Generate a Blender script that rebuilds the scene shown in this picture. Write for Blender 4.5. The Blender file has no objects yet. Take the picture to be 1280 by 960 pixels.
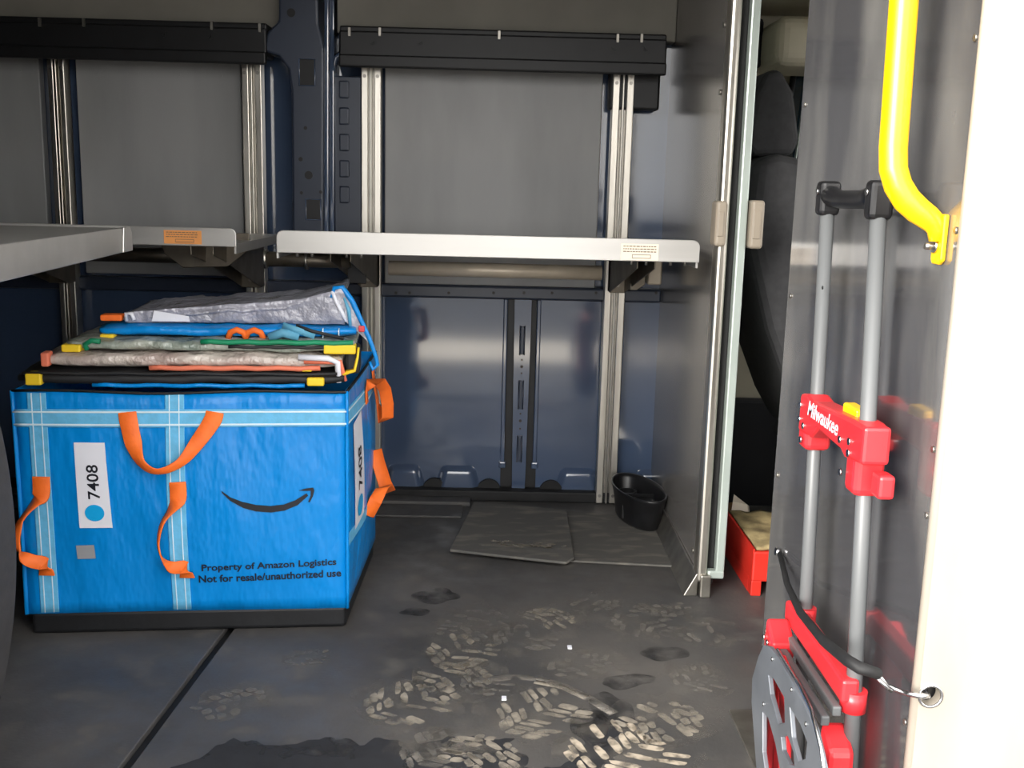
import bpy, bmesh, math, random
from mathutils import Vector, Matrix, noise
random.seed(4)
SC = bpy.context.scene
COL = SC.collection

# ------------------------------------------------------------------ camera, sky, exposure
CAM_H, FPX = 0.85, 1300.0
PITCH, ROLL, YAW = math.atan(245/1300), math.radians(1.45), math.atan(26/1300)
F0 = Vector((0, math.cos(PITCH), -math.sin(PITCH)))
U0 = Vector((0, math.sin(PITCH), math.cos(PITCH)))
R0 = Vector((1, 0, 0))
RZ = Matrix.Rotation(-YAW, 3, 'Z')
FW, UP, RT = RZ @ F0, RZ @ U0, RZ @ R0
CR = RT*math.cos(ROLL) + UP*math.sin(ROLL)
CU = -RT*math.sin(ROLL) + UP*math.cos(ROLL)
cam_d = bpy.data.cameras.new('camera')
cam_d.sensor_width = 36; cam_d.lens = 36*FPX/1280; cam_d.clip_start = 0.02
cam = bpy.data.objects.new('camera', cam_d); COL.objects.link(cam)
M3 = Matrix((CR, CU, -FW)).transposed()
cam.matrix_world = Matrix.Translation((0, 0, CAM_H)) @ M3.to_4x4()
SC.camera = cam

W = bpy.data.worlds.new('overcast_sky'); SC.world = W; W.use_nodes = True
bg = W.node_tree.nodes['Background']
bg.inputs[0].default_value = (1.0, 0.985, 0.965, 1)
bg.inputs[1].default_value = 1.7
sun_d = bpy.data.lights.new('hazy_sun', 'SUN'); sun_d.energy = 2.6; sun_d.angle = math.radians(32); sun_d.color = (1.0, .96, .9)
sun = bpy.data.objects.new('hazy_sun', sun_d); COL.objects.link(sun); sun.location = (-4, -7, 4)
sun.rotation_euler = Vector((.62, .75, -.28)).to_track_quat('-Z', 'Y').to_euler()
SC.view_settings.view_transform = 'Standard'; SC.view_settings.look = 'None'
SC.view_settings.gamma = 1; SC.view_settings.use_curve_mapping = False
SC.view_settings.exposure = 1.58

# ------------------------------------------------------------------ helpers
def P(u, v, X=None, Y=None, Z=None):
    """point of the plane X=, Y= or Z= that the photograph shows at pixel (u, v)"""
    d = FW + CR*((u-640)/FPX) - CU*((v-480)/FPX)
    t = X/d.x if X is not None else Y/d.y if Y is not None else (Z-CAM_H)/d.z
    return Vector((0, 0, CAM_H)) + d*t

def lin(c):
    return tuple(((x/255)/12.92 if x/255 <= .04045 else ((x/255+.055)/1.055)**2.4) for x in c) + (1,)

def mat(name, rgb, rough=.5, metal=0., var=.12, scale=8., stretch=(1,1,1), bump=0., bscale=60., spec=.5, rgb2=None,
        mixlo=.35, mixhi=.65, rvar=0., trans=0., alpha=1., coat=0., detail=5., ior=None, bdist=.01):
    m = bpy.data.materials.new(name); m.use_nodes = True
    nt = m.node_tree; b = nt.nodes['Principled BSDF']; L = nt.links.new
    tc = nt.nodes.new('ShaderNodeTexCoord'); mp = nt.nodes.new('ShaderNodeMapping'); mp.inputs['Scale'].default_value = stretch
    L(tc.outputs['Object'], mp.inputs[0])
    n = nt.nodes.new('ShaderNodeTexNoise'); n.inputs['Scale'].default_value = scale; n.inputs['Detail'].default_value = detail
    L(mp.outputs[0], n.inputs['Vector'])
    mr = nt.nodes.new('ShaderNodeMapRange'); mr.inputs[1].default_value = mixlo; mr.inputs[2].default_value = mixhi
    L(n.outputs[0], mr.inputs[0])
    mx = nt.nodes.new('ShaderNodeMix'); mx.data_type = 'RGBA'
    c1 = lin(rgb); c2 = lin(rgb2) if rgb2 else tuple(min(1, x*(1+var*2)) for x in c1[:3]) + (1,)
    if not rgb2: c1 = tuple(x*(1-var) for x in c1[:3]) + (1,)
    mx.inputs[6].default_value = c1; mx.inputs[7].default_value = c2
    L(mr.outputs[0], mx.inputs[0]); L(mx.outputs[2], b.inputs['Base Color'])
    b.inputs['Roughness'].default_value = rough; b.inputs['Metallic'].default_value = metal
    b.inputs['Specular IOR Level'].default_value = spec
    if ior: b.inputs['IOR'].default_value = ior
    if coat: b.inputs['Coat Weight'].default_value = coat; b.inputs['Coat Roughness'].default_value = .06
    if trans: b.inputs['Transmission Weight'].default_value = trans
    if alpha < 1: b.inputs['Alpha'].default_value = alpha
    if rvar:
        r2 = nt.nodes.new('ShaderNodeMapRange'); r2.inputs[1].default_value = .3; r2.inputs[2].default_value = .7
        r2.inputs[3].default_value = max(.02, rough-rvar); r2.inputs[4].default_value = min(1, rough+rvar)
        L(n.outputs[0], r2.inputs[0]); L(r2.outputs[0], b.inputs['Roughness'])
    if bump:
        n2 = nt.nodes.new('ShaderNodeTexNoise'); n2.inputs['Scale'].default_value = bscale; n2.inputs['Detail'].default_value = 4
        L(mp.outputs[0], n2.inputs['Vector'])
        bp = nt.nodes.new('ShaderNodeBump'); bp.inputs['Strength'].default_value = bump; bp.inputs['Distance'].default_value = bdist
        L(n2.outputs[0], bp.inputs['Height']); L(bp.outputs[0], b.inputs['Normal'])
    return m

class MB:
    def __init__(s): s.v = []; s.f = []; s.sm = []
    def add(s, vs, fs, smooth=False):
        o = len(s.v); s.v += [tuple(p) for p in vs]
        for f in fs: s.f.append([i+o for i in f]); s.sm.append(smooth)
        return s
    def box(s, a, b):
        x0,y0,z0 = a; x1,y1,z1 = b
        vs = [(x,y,z) for z in (z0,z1) for y in (y0,y1) for x in (x0,x1)]
        return s.add(vs, [(0,2,3,1),(4,5,7,6),(0,1,5,4),(2,6,7,3),(0,4,6,2),(1,3,7,5)])
    def prism(s, poly, vec):
        """poly: 3-D outline, extruded by vec"""
        n = len(poly); v = Vector(vec); a = [Vector(p) for p in poly]; b = [p+v for p in a]
        nrm = Vector((0,0,0))
        for i in range(n): nrm += a[i].cross(a[(i+1) % n])
        fs = [tuple(range(n)), tuple(range(2*n-1, n-1, -1))] + [(i, n+i, n+(i+1) % n, (i+1) % n) for i in range(n)]
        if nrm.dot(v) > 0: fs = [tuple(reversed(f)) for f in fs]
        return s.add(a+b, fs)
    def tube(s, pts, r, n=12, closed=False, sx=1., caps=True):
        pts = [Vector(p) for p in pts]; m = len(pts); vs = []; fs = []
        rr = r if isinstance(r, (list, tuple)) else [r]*m
        up = None
        for i, p in enumerate(pts):
            t = (pts[(i+1) % m]-pts[i-1]) if closed else (pts[min(i+1,m-1)]-pts[max(i-1,0)])
            t.normalize()
            if up is None: up = t.orthogonal().normalized()
            up = (up - t*up.dot(t)).normalized(); w = t.cross(up)
            for k in range(n):
                a = 2*math.pi*k/n; vs.append(p + up*math.cos(a)*rr[i]*sx + w*math.sin(a)*rr[i])
        for i in range(m if closed else m-1):
            j = (i+1) % m
            for k in range(n): fs.append((i*n+k, i*n+(k+1) % n, j*n+(k+1) % n, j*n+k))
        s.add(vs, fs, True)
        if not closed and caps:
            o = len(s.v)-len(vs)
            s.f.append([o+k for k in reversed(range(n))]); s.sm.append(False)
            s.f.append([o+(m-1)*n+k for k in range(n)]); s.sm.append(False)
        return s
    def cyl(s, c, axis, r, h, n=20, r2=None):
        c = Vector(c); a = Vector(axis).normalized()
        return s.tube([c, c+a*h], [r, r2 if r2 is not None else r], n)
    def ribbon(s, pts, wd, width, thick=.0015):
        pts = [Vector(p) for p in pts]; m = len(pts); vs = []; fs = []
        for i, p in enumerate(pts):
            t = (pts[min(i+1,m-1)]-pts[max(i-1,0)]).normalized()
            w = Vector(wd[i] if isinstance(wd, list) else wd); w = (w - t*w.dot(t)).normalized(); n = t.cross(w)
            ww = width[i] if isinstance(width, list) else width
            for a, b in ((-1,-1),(1,-1),(1,1),(-1,1)): vs.append(p + w*a*ww/2 + n*b*thick/2)
        for i in range(m-1):
            for k in range(4): fs.append((i*4+k, i*4+(k+1) % 4, (i+1)*4+(k+1) % 4, (i+1)*4+k))
        s.add(vs, fs, True); o = len(s.v)-len(vs)
        s.f += [[o+3,o+2,o+1,o], [o+(m-1)*4+k for k in range(4)]]; s.sm += [False, False]
        return s
    def grid(s, fn, nu, nv, smooth=True, flip=False):
        vs = [fn(i/nu, j/nv) for j in range(nv+1) for i in range(nu+1)]; fs = []
        for j in range(nv):
            for i in range(nu):
                q = (j*(nu+1)+i, j*(nu+1)+i+1, (j+1)*(nu+1)+i+1, (j+1)*(nu+1)+i)
                fs.append(tuple(reversed(q)) if flip else q)
        return s.add(vs, fs, smooth)
    def build(s, name, material, parent=None, bevel=0., seg=2, solid=0., subsurf=0):
        me = bpy.data.meshes.new(name); me.from_pydata(s.v, [], s.f); me.update()
        for p, q in zip(me.polygons, s.sm): p.use_smooth = q
        me.materials.append(material)
        return link(name, me, parent, bevel, seg, solid, subsurf)

def link(name, me, parent=None, bevel=0., seg=2, solid=0., subsurf=0):
    o = bpy.data.objects.new(name, me); COL.objects.link(o)
    if parent:
        o.parent = parent
        if parent.get('_world'):        # points were given in world space
            o.matrix_parent_inverse = wm(parent).inverted()
    if solid:
        d = o.modifiers.new('thickness', 'SOLIDIFY'); d.thickness = solid; d.offset = -1
    if bevel:
        d = o.modifiers.new('soft_edge', 'BEVEL'); d.width = bevel; d.segments = seg; d.limit_method = 'ANGLE'; d.angle_limit = math.radians(40)
        d.harden_normals = False
    if subsurf:
        d = o.modifiers.new('smooth', 'SUBSURF'); d.levels = d.render_levels = subsurf
    return o

def wm(o):
    m = Matrix.Translation(o.location) @ o.rotation_euler.to_matrix().to_4x4()
    return wm(o.parent) @ m if o.parent else m

def thing(name, label, cat, loc, rz=0, group=None, local=False):
    o = bpy.data.objects.new(name, None); COL.objects.link(o); o.location = loc; o.rotation_euler = (0, 0, rz)
    o.empty_display_size = .05
    o['label'] = label; o['category'] = cat
    if group: o['group'] = group
    if not local: o['_world'] = 1
    return o

def tag(o, label, cat, group=None):
    o['label'] = label; o['category'] = cat
    if group: o['group'] = group
    return o

def struct(o, label=None, cat=None):
    o['kind'] = 'structure'
    if label: o['label'] = label
    if cat: o['category'] = cat
    return o

def text_polys(body, size, bold=0., shear=0.):
    cu = bpy.data.curves.new('lettering', 'FONT'); cu.body = body; cu.size = size; cu.offset = bold; cu.shear = shear
    cu.resolution_u = 3
    o = bpy.data.objects.new('lettering', cu); COL.objects.link(o)
    dg = bpy.context.evaluated_depsgraph_get(); ev = o.evaluated_get(dg); me = ev.to_mesh()
    vs = [(v.co.x, v.co.y) for v in me.vertices]; fs = [tuple(p.vertices) for p in me.polygons]
    ev.to_mesh_clear(); bpy.data.objects.remove(o); bpy.data.curves.remove(cu)
    return vs, fs

def text_fit(body, w, h, bold=0., shear=0.):
    """outline of a line of text scaled to w x h with its lower left corner at 0,0"""
    vs, fs = text_polys(body, 1., bold, shear)
    x0 = min(v[0] for v in vs); x1 = max(v[0] for v in vs); y0 = min(v[1] for v in vs); y1 = max(v[1] for v in vs)
    return [((x-x0)/(x1-x0)*w, (y-y0)/(y1-y0)*h) for x, y in vs], fs

# ------------------------------------------------------------------ materials
M = {}
M['blue_paint'] = mat('slate_blue_body_paint', (70,84,108), .09, var=.06, scale=3, spec=.9, bump=.002, bscale=5, coat=1.)
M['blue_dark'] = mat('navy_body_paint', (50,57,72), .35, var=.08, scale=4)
M['grey_board'] = mat('grey_wall_board', (150,150,149), .42, var=.07, scale=7, stretch=(1,1,.25), bump=.02, bscale=120)
M['alu'] = mat('brushed_aluminium', (205,200,190), .34, 1., var=.06, scale=30, stretch=(1,1,.06), bump=.03, bscale=150, rvar=.06)
M['alu_shelf'] = mat('satin_shelf_aluminium', (190,188,184), .42, .8, var=.05, scale=20, stretch=(.1,1,1), rvar=.06)
M['alu_panel'] = mat('scuffed_bulkhead_aluminium', (112,112,116), .10, .66, scale=5, stretch=(1,1.6,.5), rgb2=(182,180,176), mixlo=.42, mixhi=.78, bump=.012, bscale=14, rvar=.04)
M['alu_jamb'] = mat('pale_jamb_aluminium', (166,158,145), .38, .3, var=.06, scale=12, stretch=(1,1,.35), bump=.02, bscale=40)
M['part_sheet'] = mat('grey_partition_sheet', (118,115,112), .2, .3, var=.05, scale=6, stretch=(1,1,.4), bump=.002, bscale=5)
M['steel'] = mat('zinc_steel', (150,146,138), .38, .9, var=.12, scale=25)
M['bracket'] = mat('dull_bracket_steel', (120,112,100), .45, .8, var=.15, scale=18)
M['tube_beige'] = mat('satin_cross_tube', (190,178,158), .38, .25, var=.05, scale=20)
M['black_rail'] = mat('black_powder_coat', (15,15,17), .5, var=.2, scale=20)
M['rubber'] = mat('black_rubber', (17,17,18), .7, var=.25, scale=30, bump=.05)
M['black_pl'] = mat('black_plastic', (20,20,22), .38, var=.2, scale=20)
M['trim_grey'] = mat('charcoal_trim_plastic', (50,49,50), .6, var=.1, scale=60, bump=.03, bscale=300)
M['mat_board'] = mat('worn_grey_mat', (90,88,84), .75, scale=14, stretch=(1,2.5,1), rgb2=(134,127,116), mixlo=.5, mixhi=.85, bump=.08, bscale=90)
M['tote_blue'] = mat('blue_woven_plastic', (0,130,208), .34, var=.05, scale=5, bump=.5, bscale=9, bdist=.045, stretch=(1,1,.4), spec=.4)
M['tote_base'] = mat('black_tote_base', (16,17,20), .5, var=.2, scale=20, bump=.06, bscale=40)
M['web'] = mat('pale_blue_webbing', (98,178,220), .6, var=.05, scale=60, bump=.05, bscale=200)
M['stitch'] = mat('white_stitching', (214,232,240), .7, var=.05)
M['orange'] = mat('orange_webbing', (250,112,34), .6, var=.07, scale=40, bump=.06, bscale=150)
M['white_label'] = mat('white_sticker', (225,226,234), .45, var=.03)
M['ink'] = mat('black_print', (14,17,28), .5, var=.1)
M['dot_blue'] = mat('sky_blue_print', (0,160,222), .5, var=.04)
M['grey_patch'] = mat('grey_patch', (140,142,146), .6, var=.06)
M['film'] = mat('cloudy_clear_film', (150,150,160), .22, var=.15, scale=12, bdist=.03, bump=.6, bscale=26, spec=.8)
M['film_pink'] = mat('rosy_clear_film', (176,158,150), .22, scale=9, rgb2=(214,206,196), bdist=.03, bump=.6, bscale=26, spec=.8)
M['film_green'] = mat('greenish_clear_film', (128,140,130), .22, scale=9, rgb2=(188,190,178), bdist=.03, bump=.6, bscale=26, spec=.8)
M['black_fab'] = mat('black_bag_fabric', (30,30,32), .6, var=.2, scale=14, bump=.12, bscale=30)
M['yellow_tab'] = mat('yellow_webbing', (240,204,40), .55, var=.06)
M['green_tape'] = mat('green_binding', (10,132,90), .55, var=.08)
M['salmon'] = mat('salmon_binding', (228,122,92), .55, var=.08)
M['teal'] = mat('teal_mesh', (92,160,190), .6, var=.1)
M['red_pl'] = mat('red_painted_steel', (204,42,48), .34, var=.05, scale=15, spec=.6)
M['truck_grey'] = mat('grey_painted_tube', (92,94,95), .4, var=.05, scale=20, stretch=(1,1,.1))
M['toe_grey'] = mat('slate_toe_plate', (104,108,114), .4, .4, var=.1, scale=14)
M['yellow'] = mat('safety_yellow_paint', (255,196,10), .3, var=.02, scale=6, spec=.6)
M['red_box'] = mat('red_toolbox_plastic', (186,38,26), .45, var=.12, scale=9)
M['tan_top'] = mat('dusty_tan_lid', (176,156,112), .85, scale=22, rgb2=(92,78,52), mixlo=.45, mixhi=.75, bump=.2)
M['seat'] = mat('black_seat_cloth', (40,40,42), .8, var=.12, scale=60, bump=.05, bscale=250)
M['cream'] = mat('cream_cab_trim', (178,172,152), .65, var=.04, scale=8)
M['dark_in'] = mat('dark_cab_plastic', (24,25,30), .6, var=.15)
M['glass_dark'] = mat('tinted_glass', (20,34,42), .05, var=.05, spec=.7)
M['tan_pl'] = mat('taupe_latch_plastic', (140,130,116), .45, var=.05)
M['pale_strip'] = mat('pale_green_grey_strip', (172,182,176), .35, .3, var=.04)
M['roof_grey'] = mat('grey_roof_liner', (128,124,115), .7, var=.06, scale=6)
M['orange_label'] = mat('orange_warning_label', (222,150,84), .5, var=.06)
M['cream_label'] = mat('cream_warning_label', (226,214,196), .5, var=.04)
M['label_ink'] = mat('faded_label_print', (110,92,74), .6, var=.1)
M['silver_hook'] = mat('bright_hook_wire', (205,205,205), .25, 1., var=.05)
M['asphalt'] = mat('grey_asphalt', (62,62,64), .9, var=.15, scale=6)
M['bright_strip'] = mat('brightened_strip', (236,226,210), .85, var=.08, scale=2)  # made extra pale so its reflection on the blue wall reads bright
M['brown'] = mat('brown_leather', (112,78,48), .6, var=.15)

def floor_material():
    m = mat('dirty_charcoal_floor', (68,67,67), .62, scale=3.2, rgb2=(96,92,88), mixlo=.38, mixhi=.72, bump=.05, bscale=160, detail=8)
    nt = m.node_tree; b = nt.nodes['Principled BSDF']; L = nt.links.new
    src = b.inputs['Base Color'].links[0].from_socket
    n = nt.nodes.new('ShaderNodeTexNoise'); n.inputs['Scale'].default_value = 14; n.inputs['Detail'].default_value = 9
    tc = nt.nodes.new('ShaderNodeTexCoord'); L(tc.outputs['Object'], n.inputs['Vector'])
    r = nt.nodes.new('ShaderNodeMapRange'); r.inputs[1].default_value = .56; r.inputs[2].default_value = .8; r.inputs[4].default_value = .5
    L(n.outputs[0], r.inputs[0])
    mx = nt.nodes.new('ShaderNodeMix'); mx.data_type = 'RGBA'; L(r.outputs[0], mx.inputs[0]); L(src, mx.inputs[6])
    mx.inputs[7].default_value = lin((120,114,105)); L(mx.outputs[2], b.inputs['Base Color'])
    r3 = nt.nodes.new('ShaderNodeMapRange'); r3.inputs[1].default_value = .3; r3.inputs[2].default_value = .7
    r3.inputs[3].default_value = .45; r3.inputs[4].default_value = .75
    L(n.outputs[0], r3.inputs[0]); L(r3.outputs[0], b.inputs['Roughness'])
    return m
M['floor'] = floor_material()

def dirt_material(name, rgb, lo, hi, scale):
    m = mat(name, rgb, .9, var=.12, scale=40)
    nt = m.node_tree; b = nt.nodes['Principled BSDF']; L = nt.links.new
    n = nt.nodes.new('ShaderNodeTexNoise'); n.inputs['Scale'].default_value = scale; n.inputs['Detail'].default_value = 6
    tc = nt.nodes.new('ShaderNodeTexCoord'); L(tc.outputs['Object'], n.inputs['Vector'])
    r = nt.nodes.new('ShaderNodeMapRange'); r.inputs[1].default_value = lo; r.inputs[2].default_value = hi
    L(n.outputs[0], r.inputs[0]); L(r.outputs[0], b.inputs['Alpha'])
    return m
M['dirt'] = dirt_material('dried_mud', (146,138,125), .30, .66, 26)
M['dirt_pale'] = dirt_material('pale_dried_mud', (176,164,146), .3, .58, 40)
M['dirt_faint'] = dirt_material('faint_dried_mud', (120,115,108), .36, .8, 26)
M['wet'] = dirt_material('damp_floor', (30,31,35), .30, .46, 16)
M['wet_soft'] = dirt_material('drying_floor', (38,38,40), .34, .78, 22)
M['dust'] = dirt_material('thin_dust', (112,107,100), .46, .95, 18)

# ------------------------------------------------------------------ the van shell
YW = 2.82            # painted side wall opposite the door
XP = 0.45            # bulkhead plane
YD = 1.0             # door plane on the near side
CEIL = 1.78

ground = struct(MB().box((-60,-60,-.75), (60,60,-.62)).build('ground', M['asphalt']))
MB().box((-60,-4.4,-.62), (60,-3.25,-.612)).build('added_bright_strip', M['bright_strip'], ground)  # unseen strip, added so the blue wall mirrors a bright band

# floor: under-floor plus two mats with an open seam between them
sA, sB = P(155,960,Z=0), P(280,795,Z=0)
sd = (sB-sA); sd = sd/sd.y
def seam(y, off): q = sA + sd*(y-sA.y); return Vector((q.x+off, y, 0))
fl = struct(MB().box((-3.0, YD-.06, -.08), (2.0, 2.95, -.012)).build('floor', M['rubber']))
q0, q1 = seam(YD-.05, -.0085), seam(2.9, -.0085)
MB().prism([(-2.9,YD-.05,-.012), (q0.x,q0.y,-.012), (q1.x,q1.y,-.012), (-2.9,2.9,-.012)], (0,0,.012)).build('floor_mat', M['floor'], fl, .002)
q0, q1 = seam(YD-.05, .0085), seam(2.9, .0085)
MB().prism([(q0.x,q0.y,-.012), (1.9,YD-.05,-.012), (1.9,2.9,-.012), (q1.x,q1.y,-.012)], (0,0,.012)).build('floor_mat', M['floor'], fl, .002)

# damp stains with ragged outlines
def blob(name, px, z, material, jit=.03, sub=10, seed=0):
    pts = [P(u, v, Z=0) for u, v in px]; out = []
    for i, a in enumerate(pts):
        b = pts[(i+1) % len(pts)]
        for k in range(sub):
            q = a.lerp(b, k/sub); s = noise.noise(Vector((q.x*14+seed, q.y*14, seed)))*jit + noise.noise(Vector((q.x*45, q.y*45+seed, 3)))*jit*.6
            d = Vector((b.y-a.y, a.x-b.x, 0)).normalized(); q = q + d*s; out.append((q.x, q.y, z))
    m = MB(); m.add(out, [tuple(range(len(out)))]); me = m.build(name, material, fl)
    bm = bmesh.new(); bm.from_mesh(me.data); bmesh.ops.triangulate(bm, faces=bm.faces)
    for f in bm.faces:
        if f.normal.z < 0: f.normal_flip()
    bm.to_mesh(me.data); bm.free(); return me
blob('damp_stain', [(195,985),(255,945),(290,926),(350,930),(420,926),(480,924),(560,926),(640,924),(655,960),(690,955),(720,930),(716,908),(745,896),(770,915),(775,950),(740,985),(500,990)], .0006, M['wet'])
def spot(u, v, rx, ry, rot, seed):
    c = P(u, v, Z=0); rnd = random.Random(seed); vs = []
    for k in range(40):
        an = 2*math.pi*k/40; rr = 1+.35*noise.noise(Vector((math.cos(an)*1.3+seed, math.sin(an)*1.3, seed))); x, y = rx*rr*math.cos(an), ry*rr*math.sin(an)
        vs.append((c.x+x*math.cos(rot)-y*math.sin(rot), c.y+x*math.sin(rot)+y*math.cos(rot), .0007))
    return MB().add(vs, [tuple(range(40))]).build('damp_stain', M['wet_soft'], fl)
spot(764,888,.035,.055,.3,5); spot(832,817,.045,.03,.1,9); spot(785,852,.055,.025,.3,12); spot(740,905,.03,.05,0,15); spot(545,745,.05,.04,.2,18); spot(520,765,.03,.02,0,21)
# muddy boot prints
def boot_print(heel, toe, material, width=.1, style=0, seed=0, keep=.8):
    width *= 1.25
    rnd = random.Random(seed); a = P(*heel, Z=0); b = P(*toe, Z=0); d = b-a; Ln = d.length; d.normalize(); n = Vector((-d.y, d.x, 0))
    m = MB(); z = .0012
    def half(t): return width/2*(.72+.28*math.sin(math.pi*min(1,max(0,t*1.15-.1)))) if t < .9 else width/2*.6
    rows = max(6, int(Ln/.017))
    for i in range(rows):
        t0 = i/rows; gap = rnd.uniform(.8,1.)
        if .37 < t0 < .45: continue
        cols = rnd.choice((3,4,5)) if style else 4
        for k in range(cols):
            if rnd.random() > keep: continue
            w = half(t0+.5/rows); cw = 2*w/cols; cy = -w+(k+.5)*cw; cx = t0*Ln + (abs(cy)/w)**2*(.018 if style == 0 else -.012) + rnd.uniform(-.002,.002)
            rx = Ln/rows*gap*.5*rnd.uniform(.8,1.15); ry = cw*.5*rnd.uniform(.85,1.08); tilt = (.5 if cy > 0 else -.5)*(1 if style == 0 else -.6)+rnd.uniform(-.2,.2)
            vs = []
            for q in range(9):
                an = 2*math.pi*q/9; rr = rnd.uniform(.8,1.12)
                lx = math.copysign(abs(math.cos(an))**.6, math.cos(an))*rx*rr; ly = math.copysign(abs(math.sin(an))**.6, math.sin(an))*ry*rr
                g = a + d*(cx+lx+ly*tilt) + n*(cy+ly); vs.append((g.x, g.y, z))
            m.add(vs, [tuple(range(9))])
    vs = []
    for q in range(24):
        an = 2*math.pi*q/24; rr = 1.15*rnd.uniform(.85,1.15); g = a + d*(Ln/2+Ln*.6*math.cos(an)*rr) + n*(width*.6*math.sin(an)*rr); vs.append((g.x, g.y, .0009))
    MB().add(vs, [tuple(range(24))]).build('dust_patch', M['dust'], fl)
    o = m.build('boot_print', material, fl)
    o['label'] = 'dried muddy boot print'
    for p in o.data.polygons:
        pass
    return o
PR = [((468,893),(545,868),'dirt',.12,0), ((540,862),(606,832),'dirt',.11,1), ((552,828),(600,800),'dirt',.11,0), ((570,795),(625,762),'dirt_faint',.1,1),
      ((636,912),(716,872),'dirt',.12,0), ((795,914),(872,884),'dirt',.1,1), ((738,965),(818,920),'dirt_pale',.15,0), ((585,955),(632,922),'dirt',.11,1),
      ((674,778),(712,764),'dirt',.09,1), ((775,768),(836,792),'dirt_faint',.1,0), ((690,838),(768,826),'dirt_faint',.07,0), ((850,856),(894,842),'dirt_faint',.09,0),
      ((258,890),(336,862),'dirt_faint',.07,1), ((625,806),(684,792),'dirt_faint',.1,0), ((520,958),(575,926),'dirt_faint',.11,0), ((846,800),(904,782),'dirt_faint',.09,1),
      ((720,748),(778,760),'dirt_faint',.08,1), ((590,866),(620,846),'dirt_faint',.08,0), ((805,764),(868,758),'dirt_faint',.07,1), ((360,828),(412,818),'dirt_faint',.05,0)]
for i, (h, t, k, w, st) in enumerate(PR):
    boot_print(h, t, M[k], w, st, 20+i, .62 if k == 'dirt_faint' else .88)
arc = [P(u, v, Z=.001) for u, v in ((590,852),(640,846),(672,848),(705,858),(738,874),(768,892))]
MB().ribbon(arc, (0,1,0), .02, .0004).build('mud_smear', M['dirt_faint'], fl)
arc = [P(u, v+12, Z=.001) for u, v in ((668,840),(700,846),(732,860))]
MB().ribbon(arc, (0,1,0), .014, .0004).build('mud_smear', M['dirt'], fl)

# opposite side wall ------------------------------------------------
wb = struct(MB().box((-3.0, YW, -.05), (XP+.05, YW+.06, CEIL)).build('wall_back', M['blue_paint']))
def pane(px0, px1, name, material, y0, y1, parent=wb, bev=.004):
    a = P(*px0, Y=y0); b = P(*px1, Y=y0)
    return MB().box((a.x, y0, b.z), (b.x, y1, a.z)).build(name, material, parent, bev)
def zat(u, v, Y): return P(u, v, Y=Y).z
def xat(u, v, Y): return P(u, v, Y=Y).x
YP = 2.79
# grey boards between the rails
for x0, x1, z0 in ((-.292,.272,.583), (-1.085,-.664,.60), (-1.75,-1.178,.60)):
    b = MB().box((x0, YP, z0), (x1, YW, 1.17)).build('wall_board', M['grey_board'], wb, .003)
    for k in range(4):
        MB().cyl((x0+.05+(x1-x0-.1)*k/3, YP, 1.115), (0,-1,0), .005, .002, 10).build('screw_head', M['grey_board'], b)
# upper grey lining boards
for x0, x1 in ((-3.0,-.555), (-.41,XP-.0)):
    MB().box((x0, 2.76, 1.225), (x1, YW, CEIL)).build('upper_board', M['roof_grey'], wb, .003)
# black header rails with bolts
for x0, x1, b_at in ((-3.0,-.575, [(50,28,2.68),(205,42,2.68),(262,45,2.68),(265,32,2.68),(325,35,2.68),(105,28,2.68)]),
                     (-.395,.418, [(465,52,2.68),(525,52,2.68),(768,60,2.68),(808,60,2.68),(437,40,2.68),(475,40,2.68),(624,44,2.68),(772,48,2.68),(802,48,2.68)])):
    m = MB().box((x0,2.69,1.155), (x1,2.78,1.222)); m.box((x0,2.68,1.135), (x1,2.70,1.165)); m.box((x0,2.70,1.218), (x1,2.775,1.235))
    hr = m.build('header_rail', M['black_rail'], wb, .004)
    for u, v, Y in b_at:
        c = P(u, v, Y=2.69); up_ = v < 49 and v != 42 and v != 45 and u not in (465,525)
        s = MB().cyl((c.x,2.692,c.z), (0,-1,0), .0085, .005, 12); s.cyl((c.x,2.688,c.z), (0,-1,0), .0055, .006, 6)
        if up_: s = MB().box((c.x-.003,2.684,c.z-.010), (c.x+.003,2.691,c.z+.010))
        s.build('clip' if up_ else 'bolt', M['steel'] if up_ else M['black_rail'], hr)
m = MB().box((.285,2.75,1.055), (.415,2.80,1.15)); m.build('rail_end_plate', M['black_rail'], wb, .006)
# blue roof pillar with pressed holes
px = [(348,-60),(348,26),(334,40),(330,64),(348,70),(360,86),(364,112),(366,330),(404,330),(405,60),(398,30),(396,-60)]
pl = []
for u, v in px: q = P(u, v, Y=2.70); pl.append((q.x, 2.70, q.z))
pil = MB().prism(pl, (0,.1,0)).build('body_pillar', M['blue_dark'], wb, .006)
for u, v, w, h in ((383,90,20,34), (391,262,19,26)):
    a = P(u-w/2, v-h/2, Y=2.69); b = P(u+w/2, v+h/2, Y=2.69)
    MB().box((a.x,2.697,b.z), (b.x,2.705,a.z)).build('pressed_hole', M['black_rail'], pil, .002)
    t = MB(); t.tube([(a.x,2.698,a.z),(b.x,2.698,a.z),(b.x,2.698,b.z),(a.x,2.698,b.z)], .0022, 6, True); t.build('hole_lip', M['blue_paint'], pil)
for u, v, r in ((386,219,5), (376,199,2.6), (382,160,2.2), (377,241,2), (401,240,2), (364,16,5)):
    c = P(u, v, Y=2.70); MB().cyl((c.x,2.699,c.z), (0,-1,0), r*.0021, .001, 14).build('round_hole', M['black_rail'], pil)
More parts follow.
